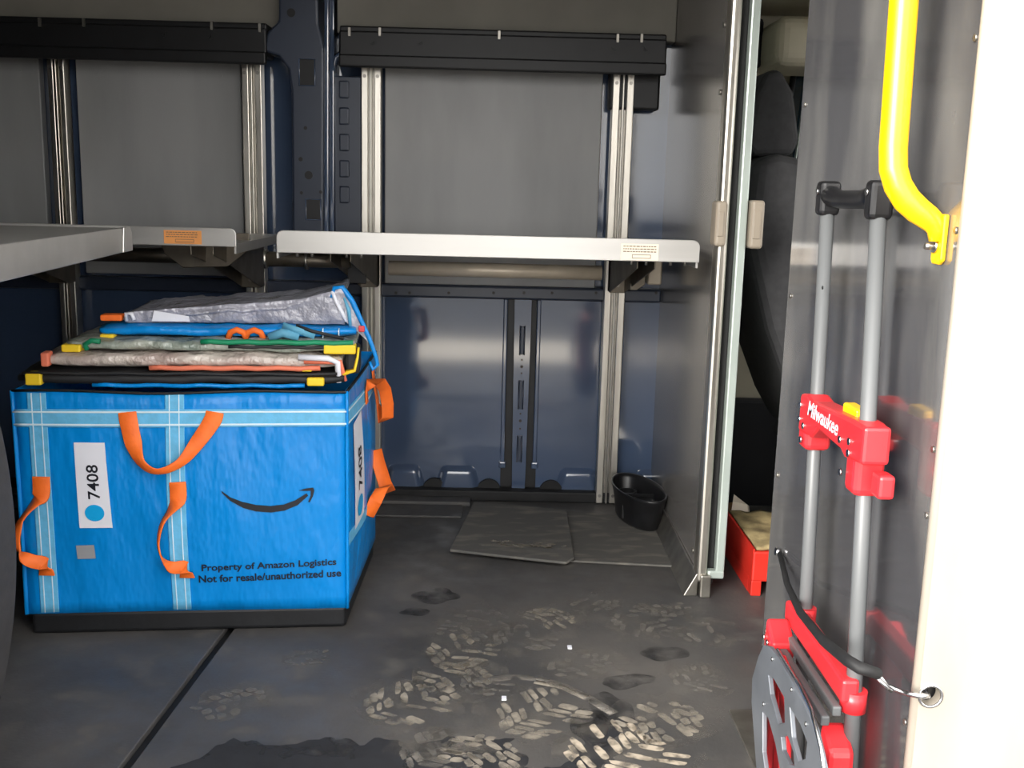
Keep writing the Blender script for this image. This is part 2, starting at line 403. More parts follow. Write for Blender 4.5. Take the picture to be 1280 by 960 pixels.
# flanges beside the pillar, pressed pockets
m = MB()
for u0, u1, y in ((405,411,2.715), (412,418,2.735)):
    a, b = P(u0,-60,Y=y), P(u1,330,Y=y); a2 = P(u0,330,Y=y)
    m.prism([(a2.x,y,a2.z),(a2.x+.011,y,a2.z),(a.x+.011,y,a.z),(a.x,y,a.z)], (0,.08,0))
m.build('pillar_flange', M['blue_paint'], wb, .003)
a, b = P(418,330,Y=2.75), P(446,95,Y=2.75)
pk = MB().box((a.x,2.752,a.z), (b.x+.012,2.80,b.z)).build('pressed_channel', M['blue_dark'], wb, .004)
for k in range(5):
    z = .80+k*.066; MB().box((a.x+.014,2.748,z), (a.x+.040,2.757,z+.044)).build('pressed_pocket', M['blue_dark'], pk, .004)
arcp = [P(u, v, Y=2.745) for u, v in ((414,120),(415,90),(420,72),(432,62),(445,58))]
MB().tube(arcp, .008, 8).build('pressed_bead', M['blue_paint'], wb)
# ledge under the boards
m = MB().box((-3.0,2.775,.556), (XP,YW,.592)); m.build('wall_ledge', M['blue_dark'], wb, .006)
for u in (495,512,561,617,655,690,745,820):
    c = P(u, 366, Y=2.775); MB().cyl((c.x,2.776,c.z), (0,-1,0), .004, .004, 8).build('ledge_clip', M['black_rail'], wb)
# lower wall skin: shallow bow with a crease, in three bays
def skin(x0, x1, name):
    prof = [(.03,2.800),(.20,2.8),(.38,2.8),(.56,2.8)]
    m = MB()
    vs = [(x, y, z) for z, y in prof for x in (x0, x1)]; n = len(prof)
    m.add(vs, [(2*i, 2*i+1, 2*i+3, 2*i+2) for i in range(n-1)], True)
    return m.build(name, M['blue_paint'], wb)
for x0, x1 in ((-3.0,.030), (.128,XP)): skin(x0, x1, 'lower_wall_skin')
# pressed vertical rib
def rib(wt, wbm, y, z0=.03, z1=.556, xc=(.0805,.081)):
    vs = []
    n = 8
    for i in range(n+1):
        t = i/n; w = wbm + (wt-wbm)*t**.8; x = xc[0]; z = z0+(z1-z0)*t; vs += [(x-w/2,y,z),(x+w/2,y,z)]
    return vs, [(2*i, 2*i+1, 2*i+3, 2*i+2) for i in range(n)]
m = MB(); m.box((.02,2.812,.02), (.14,2.822,.556)); rg = m.build('rib_recess', M['black_rail'], wb)
vs, fs = rib(.046,.036,2.788); m = MB().add(vs, fs); rb = m.build('pressed_rib', M['blue_paint'], wb, solid=.03)
for z0, z1 in ((.405,.485), (.255,.335), (.105,.18)):
    a = MB(); a.tube([(.0745,2.787,z0),(.0865,2.787,z0),(.0865,2.787,z1),(.0745,2.787,z1)], .002, 6, True); a.build('slot_lip', M['blue_dark'], rb)
    MB().box((.0755,2.786,z0+.002), (.0855,2.792,z1-.002)).build('slot', M['blue_dark'], rb, .002)
for z in (.392,.373,.355,.242,.222,.2):
    MB().cyl((.081,2.7885,z), (0,-1,0), .0042 if z in (.373,.222) else .0026, .001, 10).build('rib_hole', M['black_rail'], rb)
for x in (.034,.124):
    MB().box((x-.006,2.793,.09), (x+.006,2.806,.556)).build('rib_flange', M['blue_paint'], wb, .003)
    MB().box((x-.010,2.790,.085), (x+.010,2.806,.104)).build('rib_foot', M['blue_paint'], wb, .004)
# pressed domes along the foot and round drain cut-outs in the kick strip
def dome(x, w, h, z):
    m = MB(); sm_ = lambda q: (lambda c: c*c*(3-2*c))(max(0,min(1,q)))
    m.grid(lambda s, t: (x+w*(s*2-1)*(1-.3*t), 2.801-.018*sm_(min(s,1-s)*5)*sm_((1-t)*4), z+h*t), 20, 10)
    return m.build('pressed_dome', M['blue_paint'], wb)
for u, w in ((505,.062),(572,.068),(722,.068),(820,.075)):
    c = P(u, 600, Y=2.79); dome(c.x, w, .066, .024)
kick = MB().box((-3.0,2.755,0), (XP,2.80,.03)).build('kick_strip', M['rubber'], wb, .004)
for u in (543,611,689,450):
    c = P(u, 610, Y=2.785)
    pts = [(c.x+.033*math.cos(a), 2.785, .02+.034*math.sin(a)) for a in [math.pi*k/12 for k in range(13)]]
    MB().prism(pts, (0,.012,0)).build('drain_cutout', M['rubber'], wb)
MB().box((-3.0,2.70,0), (-.05,2.757,.014)).build('floor_step', M['floor'], wb, .004)
MB().box((-3.0,2.60,0), (-.07,2.70,.006)).build('floor_step', M['floor'], wb, .002)

# ceiling, near wall, rear wall (dark side of the cargo bay)
struct(MB().box((-3.0,YD-.05,CEIL), (2.0,2.95,CEIL+.05)).build('ceiling', M['roof_grey']))
struct(MB().box((-3.0,YD-.06,-.3), (-.53,YD,CEIL)).build('wall_front', M['blue_dark']))
struct(MB().box((-3.06,YD-.06,-.3), (-3.0,2.95,CEIL)).build('wall_left', M['blue_dark']))
struct(MB().box((-.53,YD-.06,1.58), (XP+.05,YD,CEIL)).build('trim_1', M['blue_dark']))

dr = struct(MB().box((-1.75,YD-.15,-.35), (-.56,YD-.09,CEIL)).build('door_1', M['blue_dark'], bevel=.02))
MB().box((-1.6,YD-.088,.75), (-.75,YD-.084,1.4)).build('door_lining', M['trim_grey'], dr)
# ------------------------------------------------------------------ bulkhead: left leaf with open sliding door edge
pt = struct(MB().box((XP,2.135,.012), (XP+.014,2.825,CEIL)).build('wall_right', M['part_sheet']))
MB().box((XP-.004,2.098,.03), (XP+.019,2.14,CEIL)).build('edge_tube', M['alu'], pt, .008, 3)
MB().box((XP+.019,2.12,.02), (XP+.037,2.16,CEIL)).build('rubber_seal', M['rubber'], pt, .003)
MB().box((XP+.037,2.10,.055), (XP+.055,2.75,CEIL)).build('door_leaf', M['pale_strip'], pt, .003)
MB().box((XP+.020,2.098,.040), (XP+.055,2.12,.058)).build('door_leaf_foot', M['pale_strip'], pt, .004)
m = MB().prism([(XP-.030,2.10,.0), (XP,2.10,.0), (XP,2.10,.05), (XP-.004,2.10,.05)], (0,.50,0)); m.build('floor_flange', M['steel'], pt, .002)
MB().box((XP+.004,2.090,.0), (XP+.026,2.125,.05)).build('foot_bracket', M['steel'], pt, .003)
for z in (.08,1.05,1.18):
    MB().cyl((XP,2.165,z), (-1,0,0), .006, .003, 10).build('rivet', M['steel'], pt)
for a, b in (((XP-.012,2.085,.745), (XP+.012,2.135,.835)), ((XP+.058,2.085,.742), (XP+.086,2.135,.838))):
    lp = MB().box(a, b).build('latch_plate', M['tan_pl'], pt, .007, 3)
    MB().box((a[0]+.005,2.0825,a[2]+.02), (b[0]-.007,2.086,b[2]-.02)).build('latch_inset', M['tan_pl'], lp, .002)
# bulkhead: near leaf, polished scuffed sheet, and the jamb turning out to the door
YL = 1.585
nl = struct(MB().box((XP,YD,.0), (XP+.012,YL,CEIL)).build('wall_bulkhead', M['alu_panel'], bevel=.003))
m = MB().box((XP-.042,YL-.36,0), (XP,YL+.012,.005)); m.build('floor_flange', M['steel'], nl)
for y, zs in ((YL-.022,(.16,.42,.70,.98)), (YD+.018,(.30,.53,.60,.82,1.0))):
    for z in zs: MB().cyl((XP,y,z), (-1,0,0), .0035, .002, 10).build('rivet', M['steel'], nl)
hc = P(1163,870,Y=YD-.012)
def jamb():
    x0, x1, z0, z1, y0, y1 = XP-.002, 1.4, -.3, CEIL, YD-.012, YD
    r, h = .0105, .03; N = 32; m = MB()
    for y, fl_ in ((y0, False), (y1, True)):
        circ = [(hc.x+r*math.cos(2*math.pi*k/N), y, hc.z+r*math.sin(2*math.pi*k/N)) for k in range(N)]
        sq = []
        hl = min(h, hc.x-x0-.001)
        for k in range(N):
            c, s = math.cos(2*math.pi*k/N), math.sin(2*math.pi*k/N); d = max(abs(c), abs(s)); sq.append((hc.x+hl*c/d, y, hc.z+hl*s/d))
        fs = [(k, (k+1) % N, N+(k+1) % N, N+k) for k in range(N)]
        m.add(circ+sq, [f if fl_ else tuple(reversed(f)) for f in fs])
        X = [x0, hc.x-hl, hc.x+hl, x1]; Z = [z0, hc.z-hl, hc.z+hl, z1]
        for i in range(3):
            for j in range(3):
                if i == 1 and j == 1: continue
                f = (0,1,2,3); vs = [(X[i],y,Z[j]),(X[i+1],y,Z[j]),(X[i+1],y,Z[j+1]),(X[i],y,Z[j+1])]
                m.add(vs, [tuple(reversed(f)) if fl_ else f])
    m.tube([(hc.x,y0,hc.z),(hc.x,y1,hc.z)], r, N, caps=False)
    m.add([(x0,y0,z0),(x0,y1,z0),(x0,y1,z1),(x0,y0,z1)], [(0,1,2,3)])
    return m.build('trim_2', M['alu_jamb'])
jb = struct(jamb())
MB().tube([(hc.x+.0118*math.cos(2*math.pi*k/32), YD-.0125, hc.z+.0118*math.sin(2*math.pi*k/32)) for k in range(32)], .0016, 6, True).build('hole_rim', M['silver_hook'], jb)
MB().tube([(XP-.002,YD-.006,-.3),(XP-.002,YD-.006,CEIL)], .006, 10).build('corner_bead', M['alu_jamb'], jb)
MB().box((XP+.012,YD+.004,.2), (XP+.10,YD+.05,.5)).build('hollow_back', M['black_rail'], jb)

# ------------------------------------------------------------------ cab seen through the bulkhead gap
cw = struct(MB().box((XP+.06,2.80,-.05), (2.0,2.86,CEIL)).build('wall_cab', M['cream']))
MB().box((XP+.06,2.765,-.02), (1.6,2.80,.30)).build('dark_kick_panel', M['dark_in'], cw, .01)
g0, g1 = P(987,85,Y=2.79), P(1040,260,Y=2.79)
wn = struct(MB().prism([(g0.x+.02,2.792,g0.z+.08),(g0.x-.015,2.792,g1.z+.05),(g0.x+.01,2.792,g1.z-.09),(g0.x+.5,2.792,g1.z-.13),(g0.x+.5,2.792,g0.z+.12)], (0,.006,0)).build('window_1', M['glass_dark']))
wf = MB(); wf.tube([(g0.x+.02,2.788,g0.z+.08),(g0.x-.015,2.788,g1.z+.05),(g0.x+.01,2.788,g1.z-.09),(g0.x+.5,2.788,g1.z-.13)], .008, 8); wf.build('window_seal', M['black_rail'], wn)
wf = MB(); wf.tube([(g0.x+.045,2.780,g0.z-.02),(g0.x+.025,2.780,g1.z+.05),(g0.x+.035,2.780,g1.z-.06)], .003, 8); wf.build('window_edge', M['pale_strip'], wn)
struct(MB().box((XP+.06,YD+.05,1.30), (2.0,2.80,1.36)).build('ceiling_cab', M['cream'], bevel=.02))
struct(MB().box((1.94,YD,-.05), (2.0,2.86,.75)).build('wall_dash', M['dark_in']))
a, b = P(962,24,Y=2.6), P(1012,88,Y=2.6)
tag(MB().box((a.x,2.52,b.z), (b.x+.12,2.76,a.z)).build('overhead_console', M['cream'], bevel=.03, seg=4), 'cream rounded overhead box below the cab headliner', 'storage box')
a, b = P(938,25,Y=2.70), P(962,88,Y=2.70)
tag(MB().box((a.x-.02,2.66,b.z), (b.x-.03,2.74,a.z)).build('belt_reel_cover', M['dark_in'], bevel=.01), 'black cover beside the cream overhead box in the cab', 'cover')

st = thing('driver_seat', 'black cloth driver seat with headrest seen through the bulkhead doorway', 'seat', (.8,2.45,0))
def xz(poly, y0, y1): return MB().prism([(x,y0,z) for x, z in poly], (0,y1-y0,0))
xz([(.545,.95),(.56,1.06),(.585,1.115),(.615,1.12),(.648,1.07),(.668,.97),(.655,.935),(.57,.93)], 2.34, 2.58).build('headrest', M['seat'], st, .02, 3)
xz([(.535,.78),(.545,.92),(.60,.935),(.665,.925),(.735,.80),(.83,.55),(.92,.31),(.74,.27),(.685,.36),(.60,.56)], 2.24, 2.68).build('backrest', M['seat'], st, .03, 3)
xz([(.74,.22),(.76,.33),(1.2,.38),(1.25,.33),(1.22,.22)], 2.24, 2.68).build('seat_cushion', M['seat'], st, .03, 3)
MB().box((.80,2.29,0), (1.15,2.63,.24)).build('seat_base', M['dark_in'], st, .01)
for y in (2.40,2.52): MB().cyl((.615,y,.90), (.1,0,1), .006, .06, 8).build('headrest_post', M['steel'], st)

c0 = P(938,745,Z=0)
tb = thing('toolbox', 'red plastic toolbox with a dusty tan top on the cab floor', 'toolbox', (c0.x+.06,c0.y+.12,0))
x0, x1, y0, y1, hz = c0.x, c0.x+.16, c0.y, c0.y+.27, .100
m = MB().box((x0,y0,.032), (x1,y1,hz)); m.build('box_body', M['red_box'], tb, .004)
for yy in (y0, y1-.03):
    MB().box((x0,yy,0), (x0+.022,yy+.03,.034)).build('foot', M['red_box'], tb, .002)
    MB().box((x1-.022,yy,0), (x1,yy+.03,.034)).build('foot', M['red_box'], tb, .002)
MB().box((x0,y0+.03,.0), (x0+.006,y1-.03,.034)).build('lower_side', M['red_box'], tb)
m = MB(); m.grid(lambda s, t: (x0+.008+(x1-x0-.016)*s, y0+.006+(y1-y0-.012)*t, hz+.008+.006*noise.noise(Vector((s*5,t*7,2)))), 12, 16); m.build('dusty_top', M['tan_top'], tb, solid=.006)
for xx in (x0-.001, x1-.003): MB().box((xx,y0,hz-.004), (xx+.004,y1,hz+.006)).build('rim', M['red_box'], tb)
c = P(913,652,Y=c0.y+.36)
tag(MB().grid(lambda s, t: (c.x+.035*math.sin(math.pi*t)*math.cos(2*math.pi*s)*(1+.2*math.sin(6*s)), c0.y+.36+.03*math.sin(math.pi*t)*math.sin(2*math.pi*s), .045-.045*math.cos(math.pi*t)*(1.2 if t > .5 else 1)), 14, 8).build('work_glove', M['brown']), 'crumpled brown leather glove behind the red toolbox', 'glove')
c = P(925,652,Y=c0.y+.31)
pb = [(c.x-.03,c0.y+.30,0),(c.x+.035,c0.y+.30,0),(c.x+.03,c0.y+.35,0),(c.x-.02,c0.y+.35,0),(c.x-.022,c0.y+.305,.118),(c.x+.012,c0.y+.30,.112),(c.x+.026,c0.y+.335,.098),(c.x-.012,c0.y+.34,.126)]
tag(MB().add(pb, [(3,2,1,0),(0,1,5,4),(1,2,6,5),(2,3,7,6),(3,0,4,7),(4,5,6,7)]).build('paper_bag', M['cream_label']), 'crumpled white paper bag standing behind the red toolbox', 'paper bag')
tag(MB().box((.74,2.0,0), (.84,2.20,.16)).build('storage_bin', M['blue_dark'], bevel=.01), 'dark navy plastic bin on the cab floor right of the toolbox', 'bin')

# ------------------------------------------------------------------ load rails on the opposite wall
def rail(x, z0, z1, label, w=.05):
    r = thing('load_rail', label, 'rail', (x,2.74,z0), group='upright load rails on the side wall')
    MB().box((x-w/2,2.745,z0), (x-w/2+w*.34,2.785,z1)).build('flange', M['alu'], r, .002)
    MB().box((x+w/2-w*.34,2.745,z0), (x+w/2,2.785,z1)).build('flange', M['alu'], r, .002)
    MB().box((x-w*.17,2.760,z0), (x+w*.17,2.785,z1)).build('web', M['steel'], r)
    MB().box((x-w*.045,2.742,z0), (x+w*.045,2.765,z1)).build('centre_lip', M['alu'], r, .0015)
    for s in (-1, 1):
        for z in ([z0+.022] if z0 < .1 else [])+[z1-.03]:
            MB().cyl((x+s*w*.33,2.7455,z), (0,-1,0), .0045, .003, 10).build('screw', M['steel'], r)
    return r
rail(.321,.004,1.150,'upright aluminium load rail right of the large grey board, beside the bulkhead', .055)
rail(-.323,.004,1.150,'upright aluminium load rail left of the large grey board, beside the blue pillar')
rail(-.626,.004,1.150,'upright aluminium load rail on the left flank of the blue pillar')
rail(-1.118,.004,1.150,'upright aluminium load rail farthest left, behind the near shelf', .042)

# ------------------------------------------------------------------ shelves
def lip_poly(x0, x1, z0, z1, y, r=.014):
    pts = [(x0,y,z0),(x1,y,z0)]
    for k in range(6): a = math.pi/2*k/5; pts.append((x1-r+r*math.cos(a), y, z1-r+r*math.sin(a)))
    for k in range(6): a = math.pi/2+math.pi/2*k/5; pts.append((x0+r+r*math.cos(a), y, z1-r+r*math.sin(a)))
    return pts
def warn_label(parent, x0, x1, z0, z1, y, base):
    lb = MB().box((x0,y-.0012,z0), (x1,y,z1)).build('warning_label', base, parent)
    m = MB(); w = x1-x0; h = z1-z0; rnd = random.Random(int(x0*1000))
    for row in range(3):
        x = x0+w*.06
        while x < x1-w*.1:
            l = rnd.uniform(.03,.09)*w; m.box((x,y-.0016,z1-h*(.18+.16*row)), (min(x+l,x1-w*.06),y-.0011,z1-h*(.12+.16*row))); x += l+w*.02
    m.build('small_print', M['label_ink'], lb)
    m = MB(); fx0, fx1, fz0, fz1 = x0+w*.3, x1-w*.2, z0+h*.12, z0+h*.36; t = h*.035
    m.box((fx0,y-.0016,fz0), (fx1,y-.0011,fz0+t)).box((fx0,y-.0016,fz1-t), (fx1,y-.0011,fz1)).box((fx0,y-.0016,fz0), (fx0+t,y-.0011,fz1)).box((fx1-t,y-.0016,fz0), (fx1,y-.0011,fz1))
    m.build('printed_frame', M['label_ink'], lb)
def bracket(parent, x, yf, zt, drop, th=.022, mat_=None):
    m = MB().prism([(x-th/2,yf,zt-.012),(x-th/2,2.742,zt-.012),(x-th/2,2.742,zt-drop),(x-th/2,2.70,zt-drop),(x-th/2,yf+.1,zt-.055),(x-th/2,yf,zt-.035)], (.003,0,0))
    m.prism([(x+th/2-.003,yf,zt-.012),(x+th/2-.003,2.742,zt-.012),(x+th/2-.003,2.742,zt-drop),(x+th/2-.003,2.70,zt-drop),(x+th/2-.003,yf+.1,zt-.055),(x+th/2-.003,yf,zt-.035)], (.003,0,0))
    m.box((x-th/2,2.69,zt-drop), (x+th/2,2.738,zt-.012))
    b = m.build('bracket', mat_ or M['bracket'], parent, .0015)
    for z in (zt-drop+.02, zt-drop+.055): MB().cyl((x,2.692,z), (0,-1,0), .005, .005, 8).build('bracket_bolt', M['steel'], b)
    return b

sh = thing('folding_shelf', 'wide silver folding shelf with bright front lip in front of the large grey board', 'shelf', (0,2.4,.71), group='silver folding shelves')
MB().prism(lip_poly(-.436,.413,.711,.756,2.10), (0,.004,0)).build('front_lip', M['alu_shelf'], sh, .0015)
MB().box((-.43,2.103,.713), (.408,2.68,.717)).build('shelf_top', M['alu_shelf'], sh)
for x in (-.434,.409): MB().box((x-.002,2.103,.700), (x+.002,2.68,.717)).build('side_lip', M['alu_shelf'], sh)
MB().box((-.43,2.66,.695), (.408,2.68,.717)).build('rear_lip', M['alu_shelf'], sh)
lx0, lx1 = xat(776,315,2.1), xat(823,315,2.1)
warn_label(sh, lx0, lx1, .713, .746, 2.0998, M['cream_label'])
bracket(sh,-.323,2.2,.724,.135,.045); bracket(sh,.321,2.2,.724,.135,.04)
zt_ = zat(615,338,2.36); m = MB().tube([(xat(486,336,2.36),2.36,zt_),(xat(752,342,2.36),2.36,zt_)], .0165, 16); m.build('cross_tube', M['tube_beige'], sh)
zt_ = zat(390,325,2.36); m = MB().tube([(xat(332,325,2.36),2.36,zt_),(xat(438,325,2.36),2.36,zt_)], .0165, 16); m.build('cross_tube', M['bracket'], sh)
MB().box((.385,2.60,.62), (.42,2.66,.71)).build('hinge_block', M['tube_beige'], sh, .004)
m = MB().prism([(.345,2.55,.72),(.375,2.55,.72),(.372,2.55,.625),(.352,2.55,.61),(.335,2.55,.61),(.335,2.55,.625),(.350,2.55,.63)], (0,.02,0)); m.build('release_hook', M['bracket'], sh, .002)
m = MB().prism([(-.365,2.45,.735),(-.350,2.45,.735),(-.325,2.45,.66),(-.30,2.45,.645),(-.30,2.45,.62),(-.34,2.45,.62)], (0,.006,0)); m.build('release_hook', M['black_rail'], sh, .002)
for x in (-.40,-.37,-.30,-.27,.28,.31,.36,.39): MB().cyl((x,2.13,.714), (0,0,-1), .003, .012, 8).build('lip_screw', M['steel'], sh)
for x in (xat(331,325,2.36),xat(382,325,2.36)): MB().cyl((x,2.36,zt_), (1,0,0), .022, .006, 16).build('tube_collar', M['alu'], sh)

s2 = thing('folding_shelf', 'silver folding shelf with orange warning label, behind the near shelf', 'shelf', (-1.0,2.5,.71), group='silver folding shelves')
MB().prism(lip_poly(-1.55,-.54,.714,.753,2.20), (0,.004,0)).build('front_lip', M['alu_shelf'], s2, .0015)
MB().box((-1.545,2.203,.716), (-.545,2.68,.720)).build('shelf_top', M['alu_shelf'], s2)
MB().box((-.545,2.203,.700), (-.541,2.68,.720)).build('side_lip', M['alu_shelf'], s2)
warn_label(s2, xat(205,295,2.2), xat(252,295,2.2), .718, .746, 2.1998, M['orange_label'])
bracket(s2,-.626,2.25,.727,.146,.05); bracket(s2,-1.118,2.25,.727,.146,.05)
MB().tube([(-1.08,2.64,.662),(-.665,2.64,.662)], .019, 16).build('cross_tube', M['bracket'], s2)
m = MB().prism([(-.76,2.36,.735),(-.55,2.36,.735),(-.55,2.36,.70),(-.60,2.36,.66),(-.70,2.36,.655),(-.74,2.36,.685)], (0,.004,0)); m.build('gusset_plate', M['bracket'], s2, .0015)

e0, e1 = P(0,322,X=-.587), P(163,300,Y=1.86)
s3 = thing('folding_shelf', 'near silver folding shelf reaching in from the left edge', 'shelf', (-.9,1.3,.72), group='silver folding shelves')
def endx(y): return -.588 + (-.642+.588)*(y-1.25)/(1.86-1.25)
m = MB().prism([(endx(1.03),1.03,.724),(endx(1.855),1.855,.724),(endx(1.865)-.002,1.86,.758),(endx(1.85),1.85,.766),(endx(1.03),1.03,.770)], (-.004,0,0)); m.build('end_lip', M['alu_shelf'], s3, .002)
m = MB().prism([(endx(1.80),1.80,.7245),(endx(1.862),1.862,.7245),(endx(1.862),1.862,.757),(endx(1.85),1.85,.7675),(endx(1.81),1.81,.7675)], (.003,0,0)); m.build('corner_wrap', M['alu_shelf'], s3, .0015)
m = MB().prism([(endx(1.03)-.004,1.03,.760),(endx(1.855)-.004,1.855,.760),(-1.55,1.855,.760),(-1.55,1.03,.760)], (0,0,.004)); m.build('shelf_top', M['alu_shelf'], s3)
MB().box((-1.55,1.855,.724), (-.645,1.86,.768)).build('front_lip', M['alu_shelf'], s3, .0015)
MB().box((-.86,1.02,.60), (-.82,1.7,.758)).build('bracket', M['bracket'], s3, .003)

# curved plastic trim at the left edge of the doorway
pts = []
for k in range(21):
    t = k/20; v = 470+t*470; u = -6+28*math.sin(math.pi*min(1,max(0,(v-505)/395)))**.8 - (60*(1-min(1,(v-470)/60)) if v < 530 else 0)*0
    q = P(u, v, Y=1.2); pts.append((q.x, 1.2, q.z))
poly = pts + [(-.69,1.2,pts[-1][2]), (-.69,1.2,pts[0][2])]
tr = thing('door_trim', 'dark grey plastic trim with a bulging edge at the left picture edge', 'trim panel', (-.68,1.13,0))
MB().prism(poly, (0,-.10,0)).build('trim_body', M['trim_grey'], tr, .004, 3)
MB().tube([(x-.012,1.099,z) for x, y, z in pts], .003, 8).build('trim_rim', M['trim_grey'], tr)
MB().box((-.70,1.0,.0), (-.60,1.16,.72)).build('trim_post', M['trim_grey'], tr, .01)

# ------------------------------------------------------------------ blue tote
FL_, FR_ = Vector((-.862,1.85,0)), Vector((-.270,1.908,0))
ang = math.atan2(FR_.y-FL_.y, FR_.x-FL_.x); TW = (FR_-FL_).length; TD = .40; TH = .470; BH = .045
ex = Vector((math.cos(ang), math.sin(ang), 0)); ey = Vector((-math.sin(ang), math.cos(ang), 0))
tc = (FL_+FR_)/2 + ey*TD/2
tote = thing('delivery_tote', 'large blue woven tote with orange handles and black base, full of folded bags', 'tote bag', (tc.x,tc.y,0), ang, local=True)
def bagpx(u, v):
    """tote front: distance from its left edge and height, from a pixel"""
    d = FW + CR*((u-640)/FPX) - CU*((v-480)/FPX); o = Vector((0,0,CAM_H))
    t = (FL_-o).dot(ey)/d.dot(ey); q = o+d*t
    return ((q-FL_).dot(ex), q.z)
def bulge(s, t): return .009*math.sin(math.pi*min(1,max(0,s)))*math.sin(math.pi*min(1,max(0,t)))
def topz(s): return TH - .003*math.sin(math.pi*s) + .002*math.sin(11*s)
def front(s, z, off=0.):
    a = s/TW; t = (z-BH)/(TH-BH)
    return Vector((s-TW/2, -TD/2 - bulge(a, t) - off + .002*math.sin(5*a+4*t), z))
def side(w, z, off=0.):
    a = w/TD; t = (z-BH)/(TH-BH)
    return Vector((TW/2 + .012*math.sin(math.pi*min(1,max(0,a)))*math.sin(math.pi*min(1,max(0,t))) + off, -TD/2+w, z))
m = MB(); Z0 = BH-.003
m.grid(lambda a, t: front(a*TW, Z0+(topz(a)-Z0)*t), 30, 18)
m.grid(lambda a, t: side(a*TD, Z0+(TH+.012*a*a-Z0)*t), 16, 18)
m.grid(lambda a, t: Vector((TW/2-a*TW, TD/2+.004*math.sin(math.pi*a), Z0+(TH+.012-Z0)*t)), 16, 10)
m.grid(lambda a, t: Vector((-TW/2-.008*math.sin(math.pi*a)*math.sin(math.pi*t), TD/2-a*TD, Z0+(TH+.012*(1-a)-Z0)*t)), 12, 12)
body = m.build('tote_body', M['tote_blue'], tote, solid=.004)
MB().box((-TW/2+.006,-TD/2+.002,0), (TW/2-.004,TD/2,BH)).build('tote_base', M['tote_base'], tote, .008, 3)
rim = [front(TW*k/20, topz(k/20), .001) for k in range(21)] + [side(TD*k/10, TH+.012*(k/10)**2, .001) for k in range(11)]
MB().tube(rim, .0028, 6).build('rim_binding', M['tote_base'], tote)
MB().tube([front(TW, Z0+(TH-Z0)*k/12, .0) for k in range(13)], .0035, 8).build('corner_piping', M['tote_blue'], tote)
MB().tube([front(0, Z0+(TH-Z0)*k/12, .0) for k in range(13)], .0035, 8).build('corner_piping', M['tote_blue'], tote)

def strip(fn, a0, a1, b0, b1, name, material, off=.0012, n=24, parent=tote):
    m = MB(); m.grid(lambda s, t: fn(a0+(a1-a0)*s, b0+(b1-b0)*t, off), n, n); return m.build(name, material, parent, solid=.0008)
sl0 = bagpx(40,560)[0]-.002; sl1 = sl0+.033; sr0 = bagpx(209,560)[0]; sr1 = sr0+.034
for a, b in ((sl0,sl1), (sr0,sr1)):
    w = strip(front, a, b, BH, TH-.004, 'webbing_strap', M['web'], .0014)
    for q in (a+.008, b-.009): strip(front, q-.0008, q+.0008, BH, TH-.004, 'stitch_line', M['stitch'], .0026, 16, w)
z0, z1 = bagpx(300,533)[1], bagpx(300,511)[1]
w = strip(front, 0, TW, z0, z1, 'webbing_strap', M['web'], .0022)
for q in (z0+.005, z1-.005): strip(front, 0, TW, q-.0015, q+.0015, 'stitch_line', M['stitch'], .0034, 30, w)
w = strip(side, 0, TD, z0, z1, 'webbing_strap', M['web'], .0014)
for q in (z0+.005, z1-.005): strip(side, 0, TD, q-.0012, q+.0012, 'stitch_line', M['stitch'], .0026, 20, w)
w = strip(side, 0, TD*.75, .165, .190, 'webbing_strap', M['web'], .0014)
# handles
def handle(px, widths, wd, name='handle', offs=None):
    pts = []
    for i, (u, v) in enumerate(px):
        s, z = bagpx(u, v); pts.append(front(s, z, (offs[i] if offs else .004)))
    # smooth the path
    out = []; ww = []; dd = []
    n = len(pts)
    for i in range(n-1):
        p0, p1, p2, p3 = pts[max(i-1,0)], pts[i], pts[i+1], pts[min(i+2,n-1)]
        for k in range(5):
            t = k/5
            out.append(.5*((2*p1)+(p2-p0)*t+(2*p0-5*p1+4*p2-p3)*t*t+(3*p1-p0-3*p2+p3)*t**3)); ww.append(widths[i]+(widths[i+1]-widths[i])*t)
            dd.append(Vector(wd[i]).lerp(Vector(wd[i+1]), t))
    out.append(pts[-1]); ww.append(widths[-1]); dd.append(Vector(wd[-1]))
    return MB().ribbon(out, dd, ww, .003).build(name, M['orange'], tote, .0008, 1)
X_, Z_, Y_ = (1,0,0), (0,0,1), (0,1,0)
handle([(161,514),(163,524),(172,552),(185,574),(206,583),(232,573),(252,548),(267,525),(270,514)],
       [.032,.032,.030,.020,.014,.018,.028,.032,.032], [X_,X_,(1,.1,.5),(.4,-.4,1),(.0,-.6,1),(-.4,-.4,1),(-1,.1,.6),(-1,0,.3),(-1,0,0)],
       offs=[.004,.005,.012,.022,.026,.020,.012,.006,.005])
handle([(53,595),(53,618),(46,628),(34,645),(28,668),(32,686),(44,697),(58,703),(60,718)],
       [.030,.030,.028,.022,.018,.022,.024,.026,.028], [X_,X_,(1,-.3,.6),(.7,-.6,.5),(1,-.4,0),(.6,-.4,-.7),(.2,-.2,-1),(.3,-.1,-1),(1,0,-.2)],
       offs=[.004,.005,.012,.024,.028,.026,.018,.010,.005])
handle([(225,600),(226,620),(220,632),(210,648),(206,672),(210,692),(220,704),(234,706),(236,720)],
       [.030,.030,.026,.016,.010,.014,.022,.026,.028], [X_,X_,(1,-.3,.6),(.7,-.8,.4),(.6,-1,0),(.5,-.8,-.6),(.2,-.2,-1),(.3,-.1,-1),(1,0,-.2)],
       offs=[.004,.005,.012,.024,.028,.024,.016,.010,.005])
